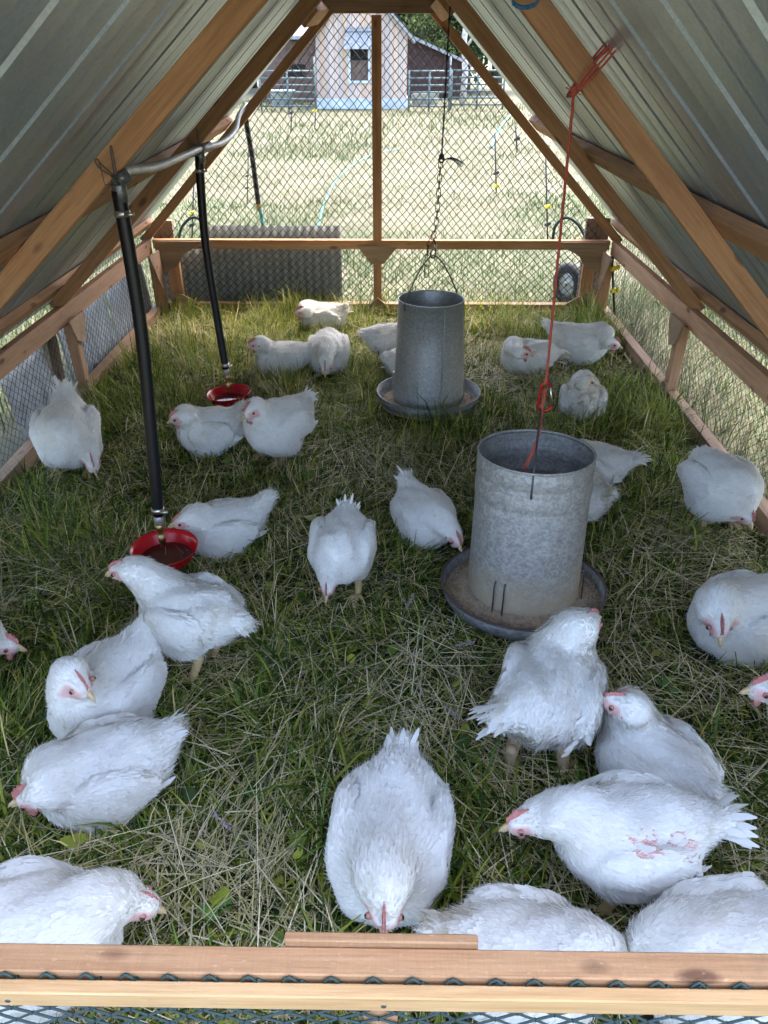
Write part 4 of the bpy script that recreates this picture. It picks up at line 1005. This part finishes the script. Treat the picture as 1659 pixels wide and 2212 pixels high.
    if stand:
        for x in (-1, 1):
            k = np.array([x * .055, ly * .6 - .02 + x * rx, zc - .105]); an = np.array([x * .062, ly + x * rx, .020]); hk = np.array([x * .058, ly - .035 + x * rx, max(zc * .5, .055)])
            leg.tube([k, hk, an + [0, 0, .012], an], [.020, .0165, .0135, .0145], 9)
            leg.ball(hk, .0155, seg=8)
            for ta, tl_ in ((-.55, .052), (0.02, .062), (.6, .052), (3.0, .030)):
                d = np.array([math.sin(ta), math.cos(ta), 0]); leg.tube([an, an + d * tl_ * .5 + [0, 0, .002], an + d * tl_ - [0, 0, .010], an + d * (tl_ + .012) - [0, 0, .018]], [.011, .009, .007, .0018], 6)
        LV = np.array(leg.v); LT = []
        for f in leg.f:
            for i in range(1, len(f) - 1): LT.append((f[0], f[i], f[i + 1]))
        Ts.append(nv + np.array(LT)); Vs.append(LV); nv += len(LV)
        sc = 1 + .25 * np.sign(np.sin(LV[:, 2] * 900))[:, None] * .4
        Cs.append(np.clip(LEGC * sc, 0, 1))
    Q_ = np.concatenate(Qs); T_ = np.concatenate(Ts)
    nw = len(Ts[0]); mi_ = np.concatenate(mi + [np.zeros(nw, int), np.ones(len(T_) - nw, int)])
    o = mesh_np('chicken', np.concatenate(Vs) * s, Q_, T_, col=np.concatenate(Cs), mats=[M['feather'], M['skin']], mi=mi_, smooth=True)
    o.location = loc; o.rotation_euler = (0, 0, -a)
    tag(o, label, 'chicken', 'white broiler chickens in the pen')
    # ---- comb, beak, eyes, wattles, ear lobes
    Mh = Matrix((hd, sd_, up)).transposed(); Hs = H * s
    def lp(x, z, y): return Vector(Hs + (hd * x + up * z + sd_ * y) * s * hs)
    mb = MB(); n = 6; top = []; bot = []
    for i in range(2 * n + 1):
        t = i / (2 * n); x = .036 - .050 * t; b_ = .015 + .011 * math.sin(min(1, t * 1.5) * math.pi / 2) if t < .7 else .026
        hgt = (.004 + .0085 * math.sin(math.pi * min(1, t * .9 + .12))) * comb * (1.0 if i % 2 else .66)
        bot.append((x, b_ - .006)); top.append((x, b_ + hgt))
    for side in (-1, 1):
        V2 = [lp(x, z, side * .0030) for x, z in bot] + [lp(x, z, side * .0012) for x, z in top]; m_ = 2 * n + 1
        mb.add(V2, [(i, i + 1, m_ + i + 1, m_ + i)[::side] for i in range(2 * n)], smooth=True)
    V2 = [lp(x, z, y) for x, z in top for y in (-.0012, .0012)]; mb.add(V2, [(2 * i, 2 * i + 1, 2 * i + 3, 2 * i + 2) for i in range(2 * n)], smooth=False)
    mb.build('comb', M['comb'], o)
    mb = MB()
    for z0, dz, r_ in ((.001, -.006, .0088), (-.007, -.002, .0062)):
        P_ = [lp(.026, z0, 0), lp(.040, z0 + .001, 0), lp(.052, z0 + dz * .5, 0), lp(.060 if r_ > .007 else .054, z0 + dz * 1.4, 0)]; mb.tube(P_, [r_ * s, r_ * .82 * s, r_ * .5 * s, .0008], 8)
    mb.build('beak', M['beak'], o)
    for sgn in (-1, 1):
        mb = MB(); mb.ball(lp(.016, .004, sgn * .0225), .0075 * s, 1, 8); mb.ball(lp(.0165, .004, sgn * .0250), .0058 * s, 0, 8); mb.build('eye', [M['eye'], M['iris']], o)
        mb = MB(); mb.ball(lp(.022, -.026 - .004 * comb, sgn * .007), (.0085 * s * comb, .0035 * s, .0115 * s * comb), seg=8, rot=Mh); mb.build('wattle', M['comb'], o)
        mb = MB(); mb.ball(lp(-.010, -.006, sgn * .0285), (.0055 * s, .003 * s, .0085 * s), seg=8, rot=Mh); mb.build('ear_lobe', M['comb'], o)
    hw_ = at(*head) if head is not None else base; HEADS.append((loc.x + float(H[0] * rgt[0] + H[1] * fwd[0]) * s, loc.y + float(H[0] * rgt[1] + H[1] * fwd[1]) * s, max(.02, float(H[2]) * s - .08)))
    FOOT.append((loc.x, loc.y, a, .115 * s, .17 * s, (zb - .11 * s)))
    return o

T_ = True
birds = [
 # label, px, py, zb, heading, size, keywords
 ('white chicken with a red comb crouching at the very back, below the corrugated sheet', 692, 686, .11, -92, .86, dict(head=(641, 674, .24), hh=-100, pitch=-8, comb=1.5, near=.6)),
 ('white chicken lying with its head raised to the left, second row from the back', 606, 776, .11, -98, .88, dict(head=(553, 743, .24), hh=-105, near=.7, patch=[(-.085, -.10, -.03, .04)])),
 ('round white chicken head-on with bowed head, beside the lying one near the back', 709, 760, .135, 178, .94, dict(stand=T_, head=(703, 790, .16), hh=180, pitch=-45, near=.7, comb=.9, tail=(0, -.14, .02))),
 ('white chicken with bare red skin by its tail, half behind the rear feeder', 850, 735, .15, 80, .86, dict(stand=T_, near=.7, patch=[(.08, -.09, -.02, .05), (-.08, -.09, -.02, .05)], dirt=.8, tail=(0, -.20, .06))),
 ('white chicken almost hidden behind the rear feeder, only a sliver of its back showing', 886, 784, .10, 60, .82, dict(near=.6)),
 ('white chicken with its head turned back over its ruffled fanned tail, right of red twine', 1135, 770, .10, -85, .88, dict(head=(1130, 762, .19), hh=95, pitch=-12, comb=1.2, near=.8, tail=(.02, -.22, .02), fan=.6)),
 ('white chicken with red face leaning right against the right sill at the back', 1260, 738, .125, 100, .94, dict(head=(1322, 742, .16), hh=112, pitch=-15, comb=1.4, near=.8, tail=(0, -.23, .10))),
 ('white chicken seen from behind with neck upright, in front of the right middle stud', 1258, 864, .10, 12, .90, dict(head=(1266, 818, .29), hh=50, near=.8, dirt=.9, comb=.4)),
 ('white chicken standing by the left wall with its head low and tail up', 143, 935, .185, 165, 1.08, dict(stand=T_, head=(197, 992, .12), hh=150, pitch=-42, near=1.0, dirt=.7, tail=(0, -.17, .11))),
 ('white chicken lying in front of the rear red bowl, facing left', 450, 928, .10, -97, .90, dict(head=(388, 902, .20), hh=-98, pitch=-18, comb=1.1, near=.9, tail=(0, -.19, .12))),
 ('scruffy fluffed-up white chicken with a red comb, in front of the rear red bowl', 598, 917, .17, -135, .97, dict(stand=T_, head=(546, 888, .28), hh=-145, pitch=-12, comb=1.4, near=1.0, dirt=1.0, patch=[(-.10, -.07, -.05, .045), (.10, -.07, -.05, .045)])),
 ('white chicken crouching just behind the front red bowl, tail raised to the right', 478, 1140, .10, -112, .84, dict(head=(408, 1126, .17), hh=-110, pitch=-10, near=1.0, comb=.7, tail=(0, -.22, .11))),
 ('white chicken walking straight at the camera on yellow legs, in the middle of the grass', 738, 1180, .20, 186, .84, dict(stand=T_, head=(708, 1262, .13), hh=188, pitch=-50, near=1.2, rx=.02, comb=.7, tail=(0, -.145, .075))),
 ('white chicken lying with its beak at the left edge of the front feeder pan', 918, 1116, .10, 155, .84, dict(head=(982, 1160, .11), hh=145, pitch=-38, near=1.1, comb=.8, tail=(0, -.21, .09))),
 ('white chicken with ruffled tail sticking out right of the front feeder, the farther one', 1268, 1003, .12, -70, .84, dict(near=.9, fan=.3, tail=(.02, -.22, .06))),
 ('white chicken with rounded back at the right side of the front feeder, the nearer one', 1222, 1064, .12, -45, .94, dict(near=1.0)),
 ('white chicken standing by the right sill with head bowed to the right', 1560, 1048, .18, 165, .98, dict(stand=T_, head=(1607, 1100, .14), hh=155, pitch=-40, near=1.0, comb=.9, tail=(0, -.13, .05))),
 ('plump white chicken resting at the right edge with its face toward the camera', 1605, 1332, .115, -105, 1.04, dict(head=(1550, 1342, .19), hh=-178, pitch=-34, near=1.2, comb=.7, patch=[(.08, -.10, -.06, .03)], tail=(-.03, -.18, .03))),
 ('white chicken cut by the right edge, only its red-faced head and neck in view', 1815, 1560, .20, -75, .98, dict(stand=T_, head=(1700, 1500, .25), hh=-92, pitch=-8, near=1.1, comb=1.3)),
 ('large white chicken standing in front of the front red bowl, looking left', 404, 1322, .22, -68, .88, dict(ly=-.03, stand=T_, head=(265, 1230, .34), hh=-85, pitch=-20, near=1.3, comb=.4, dirt=.6, patch=[(-.085, -.10, -.02, .04), (.085, -.11, -.02, .035)], tail=(0, -.21, .02))),
 ('white chicken resting with its head turned back to the right, between two left birds', 226, 1500, .12, -160, .98, dict(head=(168, 1470, .28), hh=128, pitch=-22, near=1.4, comb=.6, tail=(-.02, -.21, .10))),
 ('large white chicken lying in the lower left with red comb and wattle, facing left', 215, 1668, .115, -112, .94, dict(head=(85, 1712, .18), hh=-100, pitch=-16, near=1.5, comb=1.3, patch=[(-.085, .0, -.06, .05), (-.095, -.13, .0, .045)], tail=(.02, -.19, .05))),
 ('white chicken at the left edge, only its red-combed head poking in', -125, 1400, .15, 85, .95, dict(head=(5, 1390, .14), hh=88, pitch=-20, near=.9, comb=1.3)),
 ('white chicken in the bottom left corner pecking to the right behind the front rail', 75, 2025, .17, 88, .98, dict(stand=T_, head=(292, 1945, .21), hh=86, pitch=-38, near=1.5, comb=.4)),
 ('big white chicken lying head-on against the middle of the front rail', 842, 1822, .125, 187, 1.04, dict(head=(831, 1952, .21), hh=182, pitch=-45, near=1.6, comb=.8, tail=(0, -.195, .055), patch=[(.062, -.02, .09, .012)])),
 ('tall white chicken standing with its back to the camera, neck stretched to the feeder pan', 1194, 1482, .23, 22, 1.0, dict(stand=T_, head=(1258, 1358, .35), hh=48, pitch=-10, near=1.5, comb=.7, dirt=.9, patch=[(.03, -.155, .0, .045), (-.108, -.05, .065, .036)], tail=(-.085, -.165, .03), fan=.02, ly=-.075, rx=.02)),
 ('white chicken crouching between the tall standing bird and the big one at lower right', 1405, 1642, .12, -28, .90, dict(head=(1343, 1522, .29), hh=-62, pitch=-5, near=1.4, comb=.5, dirt=.5)),
 ('big white chicken in the lower right facing left with bare pink skin on its wing', 1345, 1800, .21, -92, .88, dict(stand=T_, head=(1138, 1772, .24), hh=-96, pitch=-22, near=1.6, comb=1.1, patch=[(-.090, .0, .098, .062), (-.088, -.085, .076, .058)], dirt=.6, tail=(0, -.23, .04), fan=.2)),
 ('white chicken behind the front rail right of centre, its head hidden below the rail', 1150, 2075, .14, 96, .90, dict(stand=T_, head=(1330, 2110, .08), hh=110, pitch=-60, near=1.4, tail=(0, -.20, .06))),
 ('white chicken in the bottom right corner with neck bent down behind the front rail', 1560, 2075, .15, -98, 1.02, dict(stand=T_, head=(1372, 2075, .10), hh=-110, pitch=-60, near=1.5, tail=(0, -.20, .05))),
]
for i, (lab, px, py, zb, h, s, kw) in enumerate(birds):
    chicken(lab, px, py, zb, h, s, seed=i + 1, **kw)

# ================================================================ grass
def keep_clear(x, y, shrink=.86):
    m = np.ones(len(x), bool)
    for (cx, cy, a, hw, hl, hz) in FOOT:
        if hz > .04: continue
        dx, dy = x - cx, y - cy; u = dx * math.cos(a) - dy * math.sin(a); v = dx * math.sin(a) + dy * math.cos(a)
        m &= (u / (hw * shrink)) ** 2 + (v / (hl * shrink)) ** 2 > 1
    for c, r in ((fc, .20), (bc, .20)): m &= (x - c.x) ** 2 + (y - c.y) ** 2 > r * r
    return m
def max_height(x, y):
    H = np.full(len(x), 9.0)
    for (cx, cy, a, hw, hl, hz) in FOOT:
        dx, dy = x - cx, y - cy; u = dx * math.cos(a) - dy * math.sin(a); v = dx * math.sin(a) + dy * math.cos(a)
        q = (u / (hw * 1.12)) ** 2 + (v / (hl * 1.12)) ** 2; H = np.where(q < (1 if hz < .04 else 1.7), np.minimum(H, .045), H)
    for c, r, hh_ in ((fc, .29, .03), (bc, .28, .035)): H = np.where((x - c.x) ** 2 + (y - c.y) ** 2 < r * r, np.minimum(H, hh_), H)
    for (cx, cy, hz) in HEADS: H = np.where(((x - cx) ** 2 + (y - cy + .06) ** 2 < .13 ** 2), np.minimum(H, hz), H)
    b1 = at_y(355, 1182, 2.0); b2 = at_y(494, 848, 3.42)
    for b in (b1, b2): H = np.where((x - b.x) ** 2 + (y - b.y) ** 2 < .2 ** 2, np.minimum(H, max(b.z - .07, .03)), H)
    return H
PAL = np.array([(.034, .068, .010), (.112, .178, .022), (.285, .320, .042), (.42, .355, .08), (.60, .49, .20), (.76, .63, .35)])
def pick(prob, n, g):
    k = (g.random(n)[:, None] > np.cumsum(prob, 1)).sum(1).clip(0, len(PAL) - 1); return PAL[k] * g.uniform(.75, 1.25, n)[:, None]
def ribbons(name, x, y, z0, L, w_, yaw, lean, curl, col, mat, label, cat):
    n = len(x); pos = np.stack([x, y, z0], 1); dirh = np.stack([np.cos(yaw), np.sin(yaw), np.zeros(n)], 1); side = np.stack([-np.sin(yaw), np.cos(yaw), np.zeros(n)], 1)
    rows = []; ang = lean.copy(); seg = (.0, .38, .34, .28); wd = (1.0, .95, .7, .12)
    for k in range(4):
        if k:
            pos = pos + (dirh * np.sin(ang)[:, None] + np.array([0, 0, 1.0]) * np.cos(ang)[:, None]) * (L * seg[k])[:, None]; ang = ang + curl
            pos[:, 2] = np.maximum(pos[:, 2], .006)
        rows += [pos - side * (w_ * wd[k] * .5)[:, None], pos + side * (w_ * wd[k] * .5)[:, None]]
    V = np.stack(rows, 1).reshape(-1, 3); b = np.arange(n)[:, None] * 8
    Q = np.concatenate([b + [[2 * i, 2 * i + 1, 2 * i + 3, 2 * i + 2]] for i in range(3)])
    shade = np.repeat(col, 8, 0)
    o = mesh_np(name, V, Q, col=shade, mats=[mat], smooth=True)
    return tag(o, label, cat, None, 'stuff')
def interior():
    g = np.random.default_rng(21)
    n = 125000; u = g.random(n); y = .52 + 4.52 * u ** 1.25; x = g.uniform(-1.46, 1.46, n)
    k = keep_clear(x, y); x, y = x[k], y[k]; n = len(x)
    lush = vnoise(x, y, 1.7) * .6 + vnoise(x, y, 5.1) * .4; wall = np.clip((np.abs(x) - 1.0) / .45, 0, 1); far = np.clip((y - 2.2) / 2.5, 0, 1)
    lu = np.clip((lush - .38) * 3 + wall * .25 + far * .25, 0, 1)
    clump = vnoise(x + 3, y, 9); near = np.clip((2.0 - y) / 1.2, 0, 1)
    L = (.055 + .060 * lu + .03 * far * lu) * g.uniform(.55, 1.35, n) * (1 + .5 * (clump > .6))
    w_ = (.0026 + .0026 * g.random(n) + .0042 * (broad := g.random(n) < .07 * (1 + 1.4 * near))); yaw = 6.28 * vnoise(x, y, 2.6) * 1.6 + g.normal(0, 1.3, n)
    L = np.where(broad, L * 1.1, L); lean = np.clip(g.normal(.85, .42, n) - .42 * lu * far, .05, 1.5); curl = g.uniform(.05, .55, n) + .25 * broad
    top = max_height(x, y); L = np.minimum(L, np.maximum(top, .012) / np.maximum(np.cos(np.minimum(lean, 1.4)), .25))
    pr = np.stack([.34 - .20 * far, .30 + .08 * lu, .15 + .30 * lu * (.4 + far), .06 + .14 * far, .08 * (1.2 - lu) + .04, .07 * (1.3 - lu) + .02], 1); pr[broad] = (.12, .45, .43, 0, 0, 0); pr /= pr.sum(1, keepdims=True)
    ribbons('grass', x, y, g.uniform(0, .012, n), L, w_, yaw, lean, curl, pick(pr, n, g), M['grass'], 'matted green grass covering the ground inside the pen', 'grass')
    # flattened dry stems
    n = 31000; u = g.random(n); y = .55 + 4.45 * u ** 1.35; x = g.uniform(-1.44, 1.44, n)
    dry = vnoise(x + 7, y + 2, 1.6) * .65 + vnoise(x, y, 6) * .35; k = g.random(n) < np.clip((dry - .26) * 2.6, .12, 1); x, y = x[k], y[k]; n = len(x)
    L = g.uniform(.06, .34, n) * g.uniform(.6, 1.1, n); yaw = g.uniform(0, 6.28, n) * .75 + 6.28 * vnoise(x, y, 1.3); lean = np.clip(g.normal(1.45, .13, n), 1.0, 1.66); curl = g.normal(.03, .09, n)
    z = .015 + g.random(n) ** 1.3 * .065
    k = np.ones(n, bool)
    for t in (0, .35, .7, 1.0):
        xx = x + np.cos(yaw) * L * t; yy = y + np.sin(yaw) * L * t; k &= keep_clear(xx, yy, .95) & (z < max_height(xx, yy) + .012) & (np.abs(xx) < 1.47) & (yy > .55) & (yy < 5.0)
    x, y, L, yaw, lean, curl, z = (q[k] for q in (x, y, L, yaw, lean, curl, z)); n = len(x)
    base = np.array([(.80, .70, .46), (.62, .53, .29), (.50, .43, .20), (.40, .34, .20)])[g.integers(0, 4, n)] * g.uniform(.65, 1.2, n)[:, None]
    ribbons('dry_stems', x, y, z, L, g.uniform(.0013, .0032, n), yaw, lean, curl, base, M['straw'], 'flattened dry grass stems lying over the green grass in the pen', 'dry grass')
    # tall thin stalks that stand up here and there
    n = 900; y = g.uniform(.7, 4.95, n); x = g.uniform(-1.42, 1.42, n); k = keep_clear(x, y, 1.15) & (max_height(x, y) > 1); x, y = x[k], y[k]; n = len(x)
    ribbons('dry_stems', x, y, np.zeros(n), g.uniform(.10, .26, n), g.uniform(.0010, .0018, n), g.uniform(0, 6.28, n), g.uniform(.2, 1.1, n), g.uniform(.05, .35, n), np.array([(.45, .40, .24)]) * g.uniform(.6, 1.1, n)[:, None], M['straw'], 'thin dry stalks standing among the grass in the pen', 'dry grass')
    # clover and other small broad leaves low in the sward
    n = 2600; y = .6 + 4.2 * g.random(n) ** 1.3; x = g.uniform(-1.4, 1.4, n); k = keep_clear(x, y, 1.0) & (vnoise(x, y, 3.3) > .52) & (max_height(x, y) > .05); x, y = x[k], y[k]; n = len(x)
    V = []; Q = []; C = []
    for i in range(n):
        z = g.uniform(.02, .065); r = g.uniform(.006, .020); nrm = Vector((g.normal(0, .35), g.normal(0, .35), 1)).normalized(); t0 = nrm.orthogonal().normalized(); t1 = nrm.cross(t0); b = len(V); ang = g.uniform(0, 6.28); el = g.uniform(.9, 1.7)
        for q in range(8):
            a = ang + q * math.pi / 4; V.append(Vector((x[i], y[i], z)) + t0 * (r * el * math.cos(a)) + t1 * (r * math.sin(a)) + nrm * (r * .25 * math.cos(2 * a)))
        Q += [(b, b + 1, b + 2, b + 3), (b, b + 3, b + 4, b + 7), (b + 7, b + 4, b + 5, b + 6)]; C += [PAL[g.integers(0, 3)] * g.uniform(.9, 1.5)] * 8
    o = mesh_np('small_leaves', V, Q, col=np.array(C), mats=[M['grass']], smooth=True); tag(o, 'small round clover leaves scattered in the pen grass', 'clover', None, 'stuff')
interior()
def exterior():
    g = np.random.default_rng(33)
    def batch(n, xr, yr, Lr, wr, pw, tall=1.0):
        y = yr[0] + (yr[1] - yr[0]) * g.random(n) ** pw; x = g.uniform(xr[0], xr[1], n); k = ~((np.abs(x) < 1.56) & (y < 5.10) & (y > .45)); k &= ~((np.abs(x + .95) < 1.6) & (y > 25.4)); return x[k], y[k]
    X, Y, L, Wd = [], [], [], []
    for n, xr, yr, Lr, wr, pw in ((26000, (1.58, 4.6), (.8, 5.6), (.10, .42), (.003, .006), 1), (9000, (-4.0, -1.75), (1.2, 5.4), (.10, .35), (.003, .006), 1),
                                  (42000, (-3.2, 3.4), (5.12, 9.0), (.03, .12), (.003, .007), 1.25), (34000, (-5, 5.2), (9.0, 16.0), (.04, .14), (.006, .013), 1.2), (22000, (-8, 9), (16.0, 29.0), (.06, .24), (.010, .022), 1.1)):
        x, y = batch(n, xr, yr, Lr, wr, pw); X.append(x); Y.append(y); m = len(x); c = vnoise(x, y, .9)
        L.append(.8 * (Lr[0] + (Lr[1] - Lr[0]) * g.random(m) ** 1.6) * (.55 + .9 * c)); Wd.append(g.uniform(*wr, m))
    x, y, L, Wd = map(np.concatenate, (X, Y, L, Wd)); n = len(x)
    d = vnoise(x + 11, y, .55) * .7 + vnoise(x, y + 5, 2.2) * .3; side = (np.abs(x) > 1.55) & (y < 5.6)
    dry = np.clip((d - .40) * 4.5, 0.10, 1) * np.where(side, .5, 1.0); dry = np.where(y > 14, np.maximum(dry, .45), dry)
    P1 = np.array([(.034, .074, .016), (.060, .105, .026), (.10, .13, .040)]); P2 = np.array([(.16, .148, .085), (.22, .20, .12), (.165, .14, .085)])
    i3 = g.integers(0, 3, n); wt = (g.random(n) < dry)[:, None]; col = np.where(wt, P2[i3], P1[i3]) * g.uniform(.8, 1.2, n)[:, None]
    lean = np.clip(g.normal(.5, .38, n) + .5 * (dry > .6), .02, 1.5)
    ribbons('meadow_grass', x, y, np.zeros(n), L, Wd, g.uniform(0, 6.28, n), lean, g.uniform(.05, .5, n), col, M['grass'], 'pale yellow-green meadow grass growing outside the pen', 'grass')
exterior()

# broad-leaved weeds one can point to
def weed(px, py, n, r, label, z=.05, tint=(.085, .20, .045)):
    c = at(px, py, z); root = thing('broadleaf_weed', label, 'weed', (c.x, c.y, 0), 'broad-leaved weeds in the pen')
    for k in range(n):
        a = rnd.uniform(0, 6.28); d = Vector((math.cos(a), math.sin(a), rnd.uniform(.1, .5))).normalized(); s_ = d.cross(Vector((0, 0, 1))).normalized(); u = s_.cross(d)
        b0 = Vector((c.x, c.y, z)) + Vector((rnd.uniform(-.02, .02), rnd.uniform(-.02, .02), rnd.uniform(-.015, .01))); V = []; Q = []; rr = r * rnd.uniform(.7, 1.1)
        for i, (t, w_) in enumerate(((0, .12), (.2, .55), (.45, .72), (.7, .55), (.9, .25), (1, .04))):
            p = b0 + d * (rr * 2 * t) - u * (.012 * t * t)
            V += [p - s_ * (rr * w_) + u * rr * .12 * w_, p, p + s_ * (rr * w_) + u * rr * .12 * w_]
        for i in range(5):
            for j in range(2): Q.append((i * 3 + j, i * 3 + j + 1, i * 3 + j + 4, i * 3 + j + 3))
        cc = np.array(tint) * rnd.uniform(.75, 1.2); cols = np.tile(cc, (len(V), 1)); cols[1::3] *= 1.25
        mesh_np('leaf', V, Q, col=cols, mats=[M['leaf']], parent=root)
    mb = MB(); mb.tube([(c.x, c.y, 0), (c.x, c.y, z)], .002, 5); mb.build('stem', M['rope'], root)
weed(478, 1985, 2, .026, 'bright green heart-shaped leaf in front of the bottom left chicken', .06, (.12, .28, .07))
weed(1440, 1480, 4, .015, 'green leaf cluster in the grass beside the crouching bird at the right')
weed(545, 1715, 3, .024, 'dark green leaf pair in the grass left of the big middle chicken', .045, (.06, .15, .03))
weed(565, 1420, 2, .014, 'small green leaf in the grass right of the large left standing bird')
weed(682, 1525, 2, .013, 'small round green leaf in the middle of the bare grass')
weed(590, 770 + 360, 1, .018, 'single green leaf right of the front red bowl')
weed(190, 1365 - 640, 3, .02, 'green leaf tuft at the foot of the left wall near the back')
def seed_head(px, py, label, ang):
    p = at(px, py, .07); d = Vector((math.cos(ang), math.sin(ang), .15)).normalized(); root = thing('seed_head', label, 'seed head', (p.x, p.y, 0), 'grey-mauve seed heads lying in the grass'); mb = MB()
    for k in range(26):
        q = p + d * (k * .0022) + Vector((rnd.uniform(-.005, .005), rnd.uniform(-.005, .005), rnd.uniform(-.004, .004))); mb.ball(q, (.0022, .0022, .0042), seg=5, rot=d.to_track_quat('Z', 'Y').to_matrix() @ Matrix.Rotation(rnd.uniform(-.5, .5), 3, 'X'))
    mb.build('spikelets', M['seed'], root)
    mb = MB(); mb.tube([p + d * .05, p - d * .03, p - d * .12 - Vector((0, 0, .03))], .0008, 4); mb.build('stalk', M['seed'], root)
M['seed'] = plain('mauve_seed', (.34, .28, .29), .9, var=.3, sc=200)
seed_head(880, 1310, 'mauve seed head on the grass below the front feeder pan, left of it', 1.2)
seed_head(962, 1525, 'mauve seed head in the open grass right of the centre', -1.0)
seed_head(500, 1790, 'mauve seed head in the grass between the lower left and middle chickens', 2.5)
seed_head(985, 1395, 'pale seed head just below the front feeder pan', .2)
